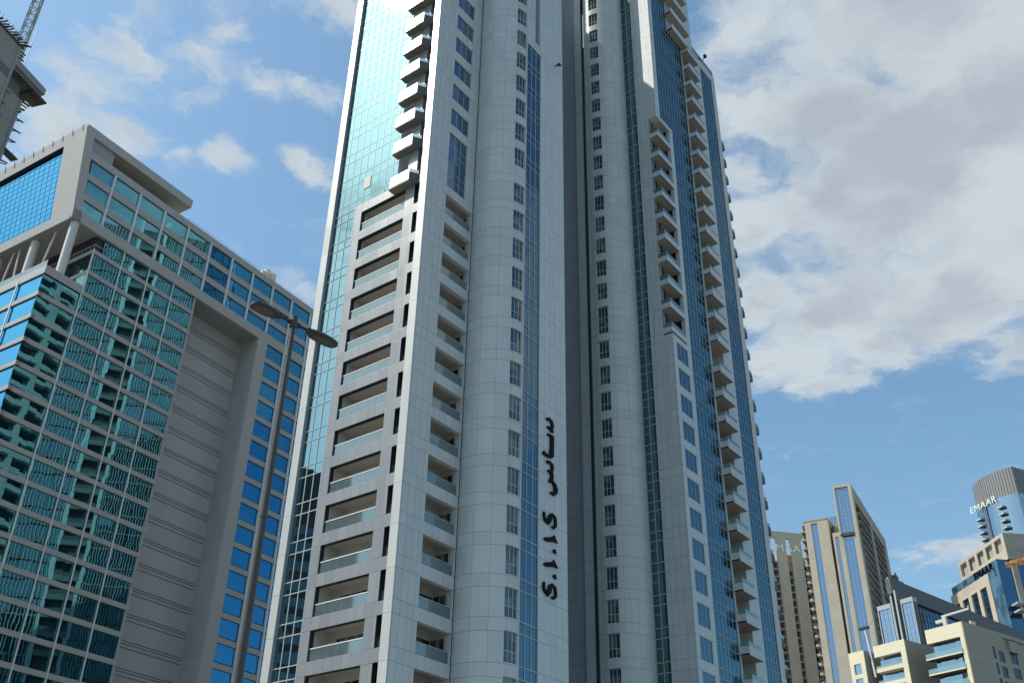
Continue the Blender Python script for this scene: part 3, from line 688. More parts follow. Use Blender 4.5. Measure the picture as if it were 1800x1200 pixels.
#@@REST
# ------------------------------------------------------------------ office block on the left  (X along its right face, Y back along its left end)
office = thing('office_building', 'grey concrete framed office block with teal glass bays and a raised box on round columns', 'office building', (-70.5, 125.92), 57.25)
SO, BT = 101.8, 5.0                                # soffit of the frame; base
of = MB()
XB, XT, ZTOP = 1.40, -.78, 120.0                   # raked end: corner at the soffit and at the top
rk = lambda z: XB+(XT-XB)*(z-SO)/(ZTOP-SO)
def raked(mb, y0, y1, z0, z1, d, mat):             # piece of the raked left end, d proud
    a, b = rk(z0)-d, rk(z1)-d
    mb.face([(a, y1, z0), (a, y0, z0), (b, y0, z1), (b, y1, z1)], mat, [(y1, z0), (y0, z0), (y0, z1), (y1, z1)])
# raked end frame
raked(of, 0, 5.6, SO, ZTOP, 0, 'frame_concrete'); raked(of, 5.6, 48, SO, 103.5, 0, 'frame_concrete'); raked(of, 5.6, 48, 117.8, ZTOP, 0, 'frame_concrete')
of.face([(rk(103.5), 48, 103.5), (rk(103.5), 5.6, 103.5), (rk(103.5)+.7, 5.6, 103.5), (rk(103.5)+.7, 48, 103.5)], 'frame_concrete')
of.face([(rk(117.8)+.7, 48, 117.8), (rk(117.8)+.7, 5.6, 117.8), (rk(117.8), 5.6, 117.8), (rk(117.8), 48, 117.8)], 'black_metal')
of.face([(rk(103.5), 5.6, 103.5), (rk(117.8), 5.6, 117.8), (rk(117.8)+.7, 5.6, 117.8), (rk(103.5)+.7, 5.6, 103.5)], 'frame_concrete')
# right face of the frame, slanted pier at its left edge
of.face([(XB, 0, SO), (3.0, 0, SO), (1.55, 0, 114.1), (rk(114.1), 0, 114.1)], 'frame_concrete')
of.face([(rk(114.1), 0, 114.1), (1.55, 0, 114.1), (1.0, 0, 118.3), (rk(118.3), 0, 118.3)], 'frame_concrete')
of.box(1.3, 62, .0, .6, SO, 103.7, 'frame_concrete', skip='x'); of.box(1.3, 62, .02, .6, 114.12, 115.5, 'frame_concrete')
for r_ in range(2): of.box(1.9+.3*r_, 62, .06, .6, 110.1-4*r_, 111.3-4*r_, 'spandrel')
of.box(rk(118.3), 22.3, .0, 3.6, 118.3, ZTOP, 'frame_concrete', mats={'z': 'soffit_warm'})
of.box(1.2, 20, 3.6, 20, 115.4, 118.3, 'soffit_warm'); of.box(1.05, 5.7, .5, .6, 115.5, 118.3, 'grey_metal', mats={'X': 'soffit_grey'})
of.box(.9, 1.2, .6, 3.6, 115.5, 118.3, 'grey_metal')
of.box(2.6, 62, .6, 48, SO, 115.4, 'black_metal', mats={'z': 'soffit_grey', 'Z': 'paving'})
of.face([(XB, 48, SO-.002), (2.7, 48, SO-.002), (2.7, .01, SO-.002), (XB, .01, SO-.002)], 'soffit_grey')
of.box(2.6, 42.9, .6, 1.0, SO-.006, SO-.002, 'soffit_grey')
# right leg and recessed concrete wall
of.box(42.9, 45.3, .0, .6, BT, SO, 'frame_concrete'); of.box(42.9, 43.3, .6, 4.75, BT, SO, 'concrete')
for k in range(0, 24): of.box(45.3, 62, .06, .6, 101.9-4*k-4, 101.9-4*k-3.05, 'spandrel')
of.box(27.7, 42.9, 4.75, 5.2, BT, SO, 'concrete_band'); of.box(43.3, 62, .62, 48, BT, SO, 'black_metal')
of.build('concrete_frame', office)
# glazed lower block, bands at each storey
lb_ = MB()
ZL = [99.0-4*k for k in range(0, 24)]
for i, z in enumerate(ZL):
    if z > 91.8: lb_.box(6.6, 27.7, .22, .7, z-.75, z, 'spandrel'); lb_.box(6.6, 7.0, .7, 12, z-.75, z, 'spandrel')
    else:
        zt = z+.7 if i == 2 else z
        lb_.box(-.0, 27.7, .20, .7, z-.75, z, 'spandrel'); lb_.box(-.03, .6, .2, 45, z-.75, zt, 'spandrel')
        if i == 2: lb_.box(-.02, 6.6, .19, .6, z-.75, zt, 'spandrel')
lb_.box(6.7, 27.7, .75, 40, 91, SO, 'black_metal'); lb_.box(.4, 27.6, .75, 45, BT, 91.4, 'black_metal', mats={'Z': 'paving'}); lb_.box(27.3, 27.7, .3, 4.75, BT, SO, 'spandrel')
lb_.build('storey_bands', office)
def glass_quad(name, pts, gl, parent, frame=None):
    m_ = MB(); m_.face(pts, gl); return m_.build(name, parent)
MX = [6.65, 11.98, 17.25, 22.5, 27.7]
mm = MB()
for x in MX[:-1]: mm.box(x-.085, x+.085, .12, .3, BT, SO if x > 7 else 99.0, 'white_metal')
for y in (6.7, 13.4, 20.1, 26.8): mm.box(-.12, .05, y-.13, y+.13, BT, 91, 'white_metal')
mm.build('mullion', office)
for i, z in enumerate(ZL[:-1]):
    top, bot = z-.75, z-4
    if top < 28: break
    cols_ = list(zip(MX[:-1], MX[1:]))
    if z < 91.8: cols_ = [(0.0, 6.65)]+cols_
    for a, b in cols_:
        glass_quad('glass_bay', [(a, .42, bot), (b, .42, bot), (b, .42, top), (a, .42, top)], 'glass_office', office)
    if z < 91.8:
        glass_quad('end_glass', [(.2, 45, bot), (.2, .42, bot), (.2, .42, top), (.2, 45, top)], 'glass_sky', office)
for a, b in ((8.3, 11.98),)+tuple(zip(MX[1:-1], MX[2:])): glass_quad('glass_bay', [(a, .42, 99), (b, .42, 99), (b, .42, SO), (a, .42, SO)], 'glass_office', office)
for z0, z1 in ((91.7, 94.1), (95.0, 98.1)): glass_quad('end_glass', [(6.62, 12, z0), (6.62, .5, z0), (6.62, .5, z1), (6.62, 12, z1)], 'glass_dark', office)  # set-back end panes get darker glass: shade under the soffit put in
# windows of the frame: three rows over the whole width, then down the right leg
WX = [6.65+5.4*i for i in range(0, 11)]
mm = MB()
for x in WX[:-1]: mm.box(x-.16, x+.16, -.03, .3, 103.7 if x < 44.5 else BT, 114.15, 'white_metal')
mm.build('mullion', office)
nw = 0
for r_ in range(0, 20):
    top = 114.1-4*r_; bot = top-(2.8 if r_ < 3 else 3.05)
    left = 2.0+.32*r_
    xs = [left]+WX if r_ < 3 else [45.3]+[x for x in WX if x > 46]
    for a, b in zip(xs[:-1], xs[1:]):
        if r_ < 3 and a == left: q = [(left+.30, .3, bot), (b, .3, bot), (b, .3, top), (left, .3, top)]
        else: q = [(a, .3, bot), (b, .3, bot), (b, .3, top), (a, .3, top)]
        glass_quad('window', q, 'glass_deep' if (b > 33) else 'glass_office', office); nw += 1
m_ = MB(); raked(m_, 5.6, 48, 103.5, 117.8, -.6, 'glass_sky'); rg_ = m_.build('raked_glass', office)
m_ = MB()
for i in range(1, 31): m_.bar((rk(103.5)+.58, 5.6+1.37*i, 103.5), (rk(117.8)+.58, 5.6+1.37*i, 117.8), .04, 'glass_sky')
for k in range(1, 14): m_.bar((rk(103.5+1.02*k)+.58, 5.6, 103.5+1.02*k), (rk(103.5+1.02*k)+.58, 48, 103.5+1.02*k), .04, 'glass_sky')
m_.build('mullion_grid', rg_)
# columns and struts under the raised box, railings, roof gear
for y in (.9, 10.7, 20.4, 30): c_ = MB(); c_.tube((2.7, y, 90.5), (2.7, y, SO), .68, .68, 'column_paint', 20); c_.build('round_column', office)
for a, b in ((5.45, 7.44), (16.2, 17.5), (14.76, 13.2), (25, 27.5), (34, 32)): c_ = MB(); c_.tube((2.6, b, 91), (2.6, a, SO), .16, .16, 'column_paint', 10); c_.build('strut', office)
c_ = MB(); c_.box(6.65, 6.7, .35, 14, 99.9, 99.96, 'white_metal'); c_.box(6.65, 8.3, .3, .35, 99.9, 99.96, 'white_metal')
for y in range(0, 13): c_.box(6.65, 6.68, .35+y, .39+y, 99, 99.9, 'white_metal')
c_.build('terrace_rail', office)
c_ = MB(); c_.box(.02, .05, .3, 45, 91.7, 92.6, 'rail_glass'); c_.box(.0, .07, .3, 45, 92.6, 92.66, 'white_metal'); c_.build('terrace_rail', office)
c_ = MB()
for x in (45.1, 46.6): c_.tube((x, 3.4, 115.4), (x, 3.4, 119.6), .75, .75, 'cream', 16)
c_.box(43.3, 45.0, 2.6, 4.2, 115.4, 118.6, 'cream'); c_.build('roof_tank', office)
c_ = MB()
for i in range(14): c_.bar((22.5+2.4*i, .3, 115.5), (22.5+2.4*i, .3, 116.1), .05, 'grey_metal')
c_.bar((22.5, .3, 116.1), (54, .3, 116.1), .04, 'grey_metal'); c_.build('roof_rail', office)
c_ = MB()
for i in range(16): c_.bar((rk(119)-.06, 1.0+2.6*i, 119.0), (rk(120)-.12, 1.2+2.6*i, 120.35), .07, 'black_metal')
c_.build('roof_spike', office)

# ------------------------------------------------------------------ tower under construction, far left
ct_ = thing('unfinished_tower', 'raw concrete tower under construction with timber formwork jutting out at the far left', 'building', (-128.0, 185.04), 73)
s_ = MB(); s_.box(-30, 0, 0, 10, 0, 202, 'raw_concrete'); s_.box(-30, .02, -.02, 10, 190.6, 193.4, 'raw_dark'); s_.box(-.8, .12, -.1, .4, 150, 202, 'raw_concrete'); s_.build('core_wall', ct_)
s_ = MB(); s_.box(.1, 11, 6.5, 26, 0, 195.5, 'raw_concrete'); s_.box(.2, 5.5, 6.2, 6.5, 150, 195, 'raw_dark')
for i in range(9): s_.box(0, 6.5, 6.0, 6.6, 194.5-4*i-.5, 194.5-4*i, 'raw_concrete')
s_.box(10.3, 11.1, 6.3, 8.0, 0, 195.5, 'raw_concrete'); s_.build('floor_frame', ct_)
s_ = MB(); s_.box(.1, 15.2, 4.5, 26, 201.3, 203.4, 'raw_concrete'); s_.box(.5, 14.6, 4.8, 26, 199.9, 201.3, 'raw_dark'); s_.box(4.8, 9.5, 6.7, 22, 195.5, 199.9, 'raw_dark'); s_.build('top_slab', ct_)
random.seed(3)
def timber(a, b, w_, h_=None): m_ = MB(); m_.bar(a, b, w_, 'timber', h_); m_.build('timber_beam', ct_)
for i in range(15):
    x = -10+.68*i; timber((x, .6, 202.05+random.random()*.6), (x+.5+random.random(), -1.2-random.random(), 202.5+random.random()*.7), .28)
for i in range(3): timber((-.5, .3, 201.2-1.0*i), (1.4+random.random()*.7, .0, 201.2-1.0*i), .3)
for i in range(11):
    x = 5.5+1.05*i; timber((x, 7.0, 200.2), (x+.2, 4.2, 199.6), .22)
for i in range(7): timber((11.0, 6.4, 199.2-1.2*i-random.random()*.5), (16.0-.7*i-random.random()*.8, 6.0, 199.3-1.2*i), .26+random.random()*.2)
for i in range(8):
    z = 190.0-3.6*i
    timber((10.8, 6.4, z-.6), (13.0+random.random(), 6.2, z), .30); timber((10.8, 6.6, z-1.4), (12.3+random.random(), 6.5, z-.3), .22)
s_ = MB(); s_.box(-30, .5, -.35, .35, 202.0, 202.5, 'timber'); s_.build('formwork_deck', ct_)
s_ = MB(); s_.box(11.5, 16.6, 4.3, 9, 199.3, 199.7, 'timber'); s_.build('formwork_deck', ct_)
s_ = MB(); s_.box(10.8, 15.4, 5.9, 8, 178.6, 179.0, 'timber'); s_.build('formwork_deck', ct_)
for i in range(7): s_ = MB(); s_.bar((-9+1.2*i, .4, 202.4), (-9+1.2*i+.1, .4, 205+random.random()*1.8), .09, 'timber'); s_.build('rebar', ct_)
s_ = MB(); s_.bar((6.4, 5.0, 203.4), (6.4, 5.0, 217.5), .16, 'crane_steel'); s_.build('rebar', ct_)

def lattice(mb, a, b, w_, mat, panels, chord=.16, web=.09, side=None):
    """square lattice mast from a to b"""
    a, b = Vector(a), Vector(b); d = (b-a).normalized(); u = (side or d.orthogonal()).normalized(); v = d.cross(u)
    cs = [a+u*(w_/2*i)+v*(w_/2*j) for i, j in ((-1, -1), (1, -1), (1, 1), (-1, 1))]
    L_ = (b-a)
    for c in cs: mb.bar(c, c+L_, chord, mat)
    for i in range(panels):
        p, q = L_*(i/panels), L_*((i+1)/panels)
        for k in range(4):
            m0, m1 = cs[k], cs[(k+1) % 4]
            mb.bar(m0+p, m1+p, web, mat); mb.bar(*((m0+p, m1+q) if i % 2 else (m1+p, m0+q)), web, mat)
cr = thing('tower_crane', 'grey lattice tower crane mast rising behind the unfinished concrete tower', 'crane', (-136.9, 197.1), 20, z=0)
s_ = MB(); lattice(s_, (0, 0, 150), (0, 0, 300), 2.0, 'crane_steel', 60, .26, .15, Vector((1, 0, 0))); s_.box(-1.3, 1.3, -1.3, 1.3, 0, 150, 'raw_dark'); s_.build('mast', cr)
s_ = MB(); s_.box(.9, 1.5, -.5, .5, 226, 229, 'crane_steel'); s_.bar((1.45, 0, 180), (1.45, 0, 262), .22, 'crane_steel'); s_.build('mast_ladder', cr)

# ------------------------------------------------------------------ beige towers, lower right
bt = thing('slab_tower', 'tall beige tower topped by a glass fronted framed box, balconies down its right side', 'tower', (115.44, 376.6), -29)
w_ = MB()
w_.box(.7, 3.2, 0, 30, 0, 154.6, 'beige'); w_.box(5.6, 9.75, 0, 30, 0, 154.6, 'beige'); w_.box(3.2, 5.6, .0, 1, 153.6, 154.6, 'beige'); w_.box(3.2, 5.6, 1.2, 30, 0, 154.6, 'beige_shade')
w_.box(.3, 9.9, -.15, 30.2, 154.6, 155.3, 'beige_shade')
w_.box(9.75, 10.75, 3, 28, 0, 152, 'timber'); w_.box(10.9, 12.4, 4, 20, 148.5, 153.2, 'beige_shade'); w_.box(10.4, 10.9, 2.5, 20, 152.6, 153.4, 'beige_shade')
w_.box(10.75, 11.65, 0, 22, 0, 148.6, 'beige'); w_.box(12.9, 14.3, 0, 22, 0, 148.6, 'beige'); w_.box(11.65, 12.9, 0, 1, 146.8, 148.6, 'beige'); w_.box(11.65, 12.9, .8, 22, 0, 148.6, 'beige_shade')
w_.box(13.6, 14.3, -.8, 66, 147.2, 167.2, 'beige'); w_.box(19.4, 20.6, -.8, 3, 0, 167.2, 'beige'); w_.box(14.3, 19.4, -.8, 66, 166.2, 167.2, 'beige')
w_.box(14.3, 14.75, 0, 22, 0, 147.5, 'beige_shade'); w_.box(18.55, 19.4, 0, 22, 0, 147.5, 'beige'); w_.box(14.3, 19.4, -.5, 3, 146.6, 147.8, 'timber')
w_.box(19.4, 20.55, 3, 67, 161.5, 167.2, 'beige_shade'); w_.box(19.2, 20.5, 60, 67, 0, 161.5, 'beige_shade'); w_.box(18.6, 20.5, 31.5, 36.5, 0, 161.5, 'beige_shade')
w_.box(14.5, 18.0, 3, 66, 0, 164, 'raw_dark'); w_.box(18.0, 20.3, 3, 9, 0, 150, 'raw_dark')
w_.build('wall', bt)
for nm, a in (('tall_glass', (3.2, 5.6, .6, 0, 153.6)), ('slit_glass', (11.65, 12.9, .4, 0, 146.8)), ('box_glass', (14.3, 19.4, -.2, 147.8, 166.2)), ('strip_glass', (14.75, 18.55, .4, 0, 146.6)), ('roof_glass', (9.0, 13.5, 10, 150, 159.2))):
    x0, x1, y, z0, z1 = a; o_ = glass_quad(nm, [(x0, y, z0), (x1, y, z0), (x1, y, z1), (x0, y, z1)], 'glass_far', bt)
    mg = MB(); n_ = max(2, round((x1-x0)/1.25))
    for i in range(1, n_): mg.box(x0+(x1-x0)*i/n_-.06, x0+(x1-x0)*i/n_+.06, y-.08, y-.01, z0, z1, 'mullion')
    for k in range(60):
        z = z0+1.7*k+.6
        if z < z1 and z > 80: mg.box(x0, x1, y-.07, y-.012, z-.06, z+.06, 'mullion')
    mg.build('mullion_grid', o_)
sb = MB(); sb.box(-1.1, .7, 0, 3.2, 0, .25, 'beige'); sb.box(-1.1, .0, -.08, .0, .1, 1.0, 'beige'); sb.box(-1.1, -1.02, 0, 3.2, .1, 1.0, 'beige_shade'); sb.box(-.4, .68, 1.0, 3.2, .3, 3.3, 'timber'); sbm = sb.mesh('balcony')
for k in range(-11, 12):
    o = bpy.data.objects.new('balcony', sbm); COL.objects.link(o); o.parent = bt; o.location = (0, 0, 113.2-3.4*k)
sb = MB()
for (y0, y1) in ((10.5, 30.5), (38, 58.5)):
    sb.box(18.0, 20.5, y0, y1, 0, .3, 'beige_shade'); sb.box(20.35, 20.55, y0, y1, .3, 1.15, 'raw_dark'); sb.box(18.0, 20.5, y0-.1, y0, -.1, .9, 'beige'); sb.box(17.98, 18.1, y0+4, y1-2, .4, 3.0, 'glass_dark')
sbm = sb.mesh('side_balcony')
for k in range(-6, 20):
    o = bpy.data.objects.new('side_balcony', sbm); COL.objects.link(o); o.parent = bt; o.location = (0, 0, 138.2-3.4*k)
sb = MB(); sb.box(19, 22.5, 64, 72, 0, .4, 'beige_shade'); sb.box(22.2, 22.5, 64, 72, .4, 1.4, 'timber'); sbm = sb.mesh('end_balcony')
for k in range(0, 12):
    o = bpy.data.objects.new('end_balcony', sbm); COL.objects.link(o); o.parent = bt; o.location = (0, 0, 150-3.4*k)

bt2 = thing('piered_tower', 'beige tower of tall plain piers with white rooftop lettering, half hidden behind the main tower', 'tower', (122.24, 443.46), 10.4)
w_ = MB()
for x0, x1 in ((-16, -2.3), (.35, 5.1), (7.25, 12.6), (15, 30)): w_.box(x0, x1, 0, 12, 0, 166.8, 'beige'); w_.box(x0, x1, 0, 1.2, 166.8, 174.4, 'beige')
w_.box(-16, 30, 0, 1.2, 174.4, 177.5, 'beige'); w_.box(-16, 30, 3, 12, 0, 166.8, 'beige_shade'); w_.build('wall', bt2)
for x0, x1 in ((-2.3, .35), (5.1, 7.25), (12.6, 15)):
    sb = MB(); sb.box(x0, x1, .6, 3, 0, .9, 'raw_concrete'); sb.box(x0+.3, x1-.3, 2.8, 3.0, .9, 3.1, 'glass_dark'); sbm = sb.mesh('balcony')
    for k in range(0, 30):
        o = bpy.data.objects.new('balcony', sbm); COL.objects.link(o); o.parent = bt2; o.location = (0, 0, 162.6-3.4*k)
sb = MB(); sb.box(5.15, 7.2, 1.0, 3, 160, 166.9, 'crane_orange'); sb.build('scaffold_panel', bt2)
lettering('EMAAR', 'rooftop_sign', bt2, 'sign_white', 3.3, .3, face_matrix((-3.0, -.25, 168.0), (1, 0, 0)), 18.5)

# ------------------------------------------------------------------ cream building, bottom right
cb = thing('cream_building', 'low cream apartment building with sunlit fronts and deep balconies at the bottom right', 'building', (102.92, 227.83), -55)
w_ = MB()
w_.box(-9.8, 0, 0, .5, 68.3, 71.5, 'cream', skip='X'); w_.box(-1.3, 0, 0, .9, 0, 68.3, 'cream', skip='X'); w_.box(-9.9, -9.3, .5, 9, 68.3, 71.5, 'cream_shade')
w_.box(-.3, 0, .0, 10.05, 0, 71.5, 'cream_shade', skip='x'); w_.box(-.3, 0, 11.1, 12.2, 0, 71.5, 'cream_shade'); w_.box(-.3, 0, 14.45, 17.0, 0, 71.5, 'cream_shade'); w_.box(-.3, 0, 19.9, 40, 0, 71.5, 'cream_shade')
w_.box(-.3, -.0, 10.05, 11.1, 67.6, 71.5, 'cream_shade'); w_.box(-.3, 0, 12.2, 14.45, 67.05, 71.5, 'cream_shade'); w_.box(-.3, 0, 17, 19.9, 67.4, 71.5, 'cream_shade')
for k in range(0, 18):
    w_.box(-.3, 0, 12.2, 14.45, 63.55-3.45*k, 64.5-3.45*k, 'cream_shade'); w_.box(-.3, 0, 17.0, 19.9, 63.9-3.45*k, 64.9-3.45*k, 'cream_shade'); w_.box(-.3, 0, 10.05, 11.1, 64.0-3.45*k, 64.9-3.45*k, 'cream_shade')
w_.box(-.02, .5, 15.3, 24, 70.3, 70.55, 'cream_shade'); w_.box(.0, .7, 16.5, 20.2, 67.4, 69.9, 'cream_shade')
w_.box(-.35, -.1, 3.5, 5.6, 71.5, 72.3, 'cream')
w_.box(-9.6, -.4, 2.2, 40, 0, 71.3, 'raw_dark', mats={'Z': 'paving'})
w_.box(-24.4, -15.6, 0, .5, 68.2, 70.85, 'cream', skip='X'); w_.box(-17.0, -15.6, 0, .5, 0, 68.2, 'cream', skip='X'); w_.box(-16.0, -15.6, .0, 12, 0, 70.85, 'cream_shade', skip='xy')
w_.box(-24.4, -15.7, 2.2, 12, 0, 70.6, 'raw_dark', mats={'Z': 'paving'})
for k in range(0, 18): w_.box(-24.4, -17.0, 0, .4, 64.6-3.4*k, 65.55-3.4*k, 'cream'); w_.box(-24.2, -17.0, .4, 2.2, 64.5-3.4*k, 64.8-3.4*k, 'soffit')
w_.box(-31.8, -30.65, 0, .5, 0, 70.65, 'cream'); w_.box(-28.55, -27.3, 0, .5, 0, 70.65, 'cream', skip='X'); w_.box(-30.65, -28.55, 0, .5, 67.75, 70.65, 'cream')
for k in range(0, 18): w_.box(-30.65, -28.55, 0, .5, 64.25-3.5*k, 65.25-3.5*k, 'cream')
w_.box(-27.7, -27.3, .0, 12, 0, 70.65, 'cream_shade', skip='xy'); w_.box(-31.6, -27.6, .6, 12, 0, 70.4, 'raw_dark'); w_.box(-31.8, -31.4, .5, 12, 0, 70.65, 'cream_shade')
w_.box(-27.3, -24.4, 7, 12, 0, 68, 'raw_dark')
w_.build('wall', cb)
for k in range(0, 6):
    z = 64.95-3.42*k
    s_ = MB(); s_.box(-10.6, -1.3, -.3, 2.2, z-.28, z, 'soffit', mats={'z': 'timber'}); s_.box(-10.6, -1.3, -.33, -.3, z-.3, z+.02, 'cream'); o_ = s_.build('balcony', cb)
    r_ = MB(); r_.box(-10.55, -1.3, -.27, -.24, z, z+1.1, 'rail_glass'); r_.box(-10.58, -10.55, -.24, 2, z, z+1.1, 'rail_glass'); r_.build('glass_rail', o_)
    g_ = MB(); g_.face([(-9.3, 1.6, z), (-1.3, 1.6, z), (-1.3, 1.6, z+3.1), (-9.3, 1.6, z+3.1)], 'glass_cream'); g_.build('glazing', o_)
    z = 64.6-3.4*k
    g_ = MB(); g_.face([(-24.3, 1.9, z), (-17, 1.9, z), (-17, 1.9, z+3.1), (-24.3, 1.9, z+3.1)], 'glass_cream'); g_.box(-24.4, -17, .1, .13, z+.95, z+1.5, 'rail_glass'); g_.build('balcony_glazing', cb)
    z = 67.75-3.5*k
    glass_quad('window', [(-30.65, .3, z-2.5), (-28.55, .3, z-2.5), (-28.55, .3, z), (-30.65, .3, z)], 'glass_far', cb)
for k in range(0, 5):
    for y0, y1, zt in ((12.2, 14.45, 67.05), (17, 19.9, 67.4), (10.05, 11.1, 67.6)):
        glass_quad('side_window', [(-.15, y0, zt-2.6-3.45*k), (-.15, y1, zt-2.6-3.45*k), (-.15, y1, zt-3.45*k), (-.15, y0, zt-3.45*k)], 'glass_room', cb)
s_ = MB(); s_.box(-6.4, -5.6, 2.7, 3.5, 71.3, 74.4, 'column_paint'); s_.bar((-6.6, 3.1, 74.6), (.5, 3.1, 74.8), .42, 'column_paint'); s_.bar((.3, 3.1, 74.6), (.5, 3.1, 75.6), .2, 'column_paint'); s_.bar((-8.3, 3.1, 73.6), (-6.4, 3.1, 73.6), .7, 'column_paint'); s_.build('roof_crane', cb)
s_ = MB(); s_.tube((-25.6, 1.0, 64), (-28.0, 3.0, 76.5), .28, .22, 'column_paint', 8); s_.box(-29.6, -26.8, 2.6, 3.4, 76.4, 77.0, 'black_metal'); s_.bar((-26.8, 3, 76.9), (-24.8, 3, 78.4), .12, 'grey_metal'); s_.build('roof_mast', cb)

# ------------------------------------------------------------------ dark roofed glass block behind it
dk = thing('glass_fin_block', 'blue glass block with thin upright metal blades and a long dark sloping roof band', 'building', (109.16, 268.67), -55)
w_ = MB()
w_.box(-3.75, .05, 0, 2, 89.2, 90.4, 'fin_metal'); w_.box(-3.75, -3.5, 0, 2, 0, 89.2, 'fin_metal'); w_.box(-.2, .05, .0, 2, 0, 89.2, 'fin_metal', mats={'X': 'roof_metal'}); w_.box(-3.5, -.2, .6, 2, 0, 89.2, 'raw_dark')
w_.box(-11.3, -7.0, 0, 9, 89.0, 90.3, 'fin_metal'); w_.box(-11.3, -11.0, 0, 9, 0, 89, 'fin_metal'); w_.box(-7.3, -7.0, 0, 9, 0, 89, 'fin_metal'); w_.box(-11, -7.3, .6, 9, 0, 89, 'raw_dark')
w_.build('wall', dk)
s_ = MB(); s_.box(-6.75, -6.2, 0, 7, 0, 97.4, 'fin_metal', mats={'X': 'roof_metal'}); s_.build('metal_blade', dk)
s_ = MB(); s_.box(-5.15, -4.6, -.3, 5, 0, 93.3, 'fin_metal', mats={'X': 'roof_metal'}); s_.build('metal_blade', dk)
for x0, x1 in ((-3.5, -.2), (-11, -7.3)):
    o_ = glass_quad('glass_fin', [(x0, .3, 0), (x1, .3, 0), (x1, .3, 89.1), (x0, .3, 89.1)], 'glass_far', dk)
    mg = MB()
    for i in range(1, 3): mg.box(x0+(x1-x0)*i/3-.05, x0+(x1-x0)*i/3+.05, .2, .29, 0, 89.1, 'fin_metal')
    for k in range(24): mg.box(x0, x1, .21, .292, 88-1.7*k-.04, 88-1.7*k+.04, 'fin_metal')
    mg.build('mullion_grid', o_)
s_ = MB()
zt = lambda y: 97.0-.057*y
for y0, y1 in ((-.3, 20), (20, 50), (50, 90)):
    p = [(-5.5, y0, zt(y0)-4.4), (-5.5, y1, zt(y1)-4.4), (-5.5, y1, zt(y1)), (-5.5, y0, zt(y0))]
    s_.face(p, 'roof_metal'); q_ = [(-7, y, z) for _, y, z in p]; s_.face([p[3], p[2], q_[2], q_[3]], 'roof_metal'); s_.face([p[1], p[0], q_[0], q_[1]], 'roof_metal')
s_.face([(-5.5, -.3, zt(-.3)-4.4), (-5.5, -.3, zt(-.3)), (-7, -.3, zt(-.3)), (-7, -.3, zt(-.3)-4.4)], 'roof_metal'); s_.build('roof_band', dk)
g_ = MB(); g_.face([(-6.2, 3, 0), (-6.2, 90, 0), (-6.2, 90, 92), (-6.2, 3, 92.7)], 'glass_navy'); o_ = g_.build('side_glass', dk)
mg = MB()
for i in range(14): mg.box(-6.19, -6.08, 4.5+1.5*i, 4.58+1.5*i, 60, 92.3, 'roof_metal')
for k in range(12): mg.box(-6.19, -6.09, 3, 26, 91-1.7*k, 91.08-1.7*k, 'roof_metal')
mg.build('mullion_grid', o_)

# ------------------------------------------------------------------ blue glass office with beige frame, right edge
bo = thing('blue_office', 'blue glass office with a beige frame, dark lettering and beige roof loggia', 'office building', (170.06, 339.82), -84)
w_ = MB(); w_.box(-32.3, 0, .0, 30, 0, 127.9, 'glass_navy', mats={'y': 'glass_band'}); w_.build('glass_body', bo)
w_ = MB()
w_.box(-33, -6.2, -.6, -.02, 121.0, 124.8, 'beige'); w_.box(-8.8, -6.2, -.6, -.02, 0, 121.0, 'beige')
for i in range(4): w_.box(-15.15-6.3*i, -13.1-6.3*i, -.6, -.02, 0, 121, 'beige')
w_.box(.02, .8, 4.8, 6.9, 0, 131, 'beige_shade'); w_.build('beige_frame', bo)
for i in range(4): glass_quad('window', [(-13.1-6.3*i, -.1, 20), (-8.8-6.3*i, -.1, 20), (-8.8-6.3*i, -.1, 121), (-13.1-6.3*i, -.1, 121)], 'glass_far', bo)
w_ = MB()
w_.box(-31, 1.0, 4, 4.5, 136.3, 137.5, 'beige'); w_.box(-31, 1.0, 4, 4.5, 127.9, 131.6, 'beige')
for i in range(6):
    x0 = -31 if i == 0 else -25.4+6.15*(i-1)
    w_.box(x0, x0+1.05 if i == 0 else (x0+1.65 if i < 5 else 1.0), 4.0, 4.5, 131.6, 136.3, 'beige')
w_.box(-31, .9, 5.2, 13, 127.9, 137.3, 'beige_shade'); w_.box(.9, 1.02, 4.5, 13, 131.2, 137.4, 'beige_shade'); w_.box(.9, 1.02, 10.8, 13, 100, 131.2, 'beige_shade'); w_.box(.9, 1.02, 4.5, 6.8, 127.9, 131.2, 'beige_shade'); w_.build('roof_loggia', bo)
s_ = MB(); s_.box(.9, 4.5, 1.2, 6.5, 111, 111.6, 'fin_metal'); s_.box(.9, 4.5, 1.4, 6.5, 108.6, 109.2, 'fin_metal'); s_.build('canopy', bo)
lettering('EMAAR', 'fascia_sign', bo, 'letter_black', 2.6, .3, face_matrix((-15.3, -.25, 125.2), (1, 0, 0)), 12.6)
cy_ = thing('yellow_crane', 'orange yellow lattice crane jib poking in at the right edge', 'crane', (149.8, 294.0), -27)
s_ = MB(); lattice(s_, (0, 0, 108.9), (26, 0, 112.5), 1.2, 'crane_orange', 16, .22, .13); s_.build('jib', cy_)
s_ = MB(); s_.box(25, 27, -1, 1, 0, 114, 'crane_orange'); s_.build('mast', cy_)

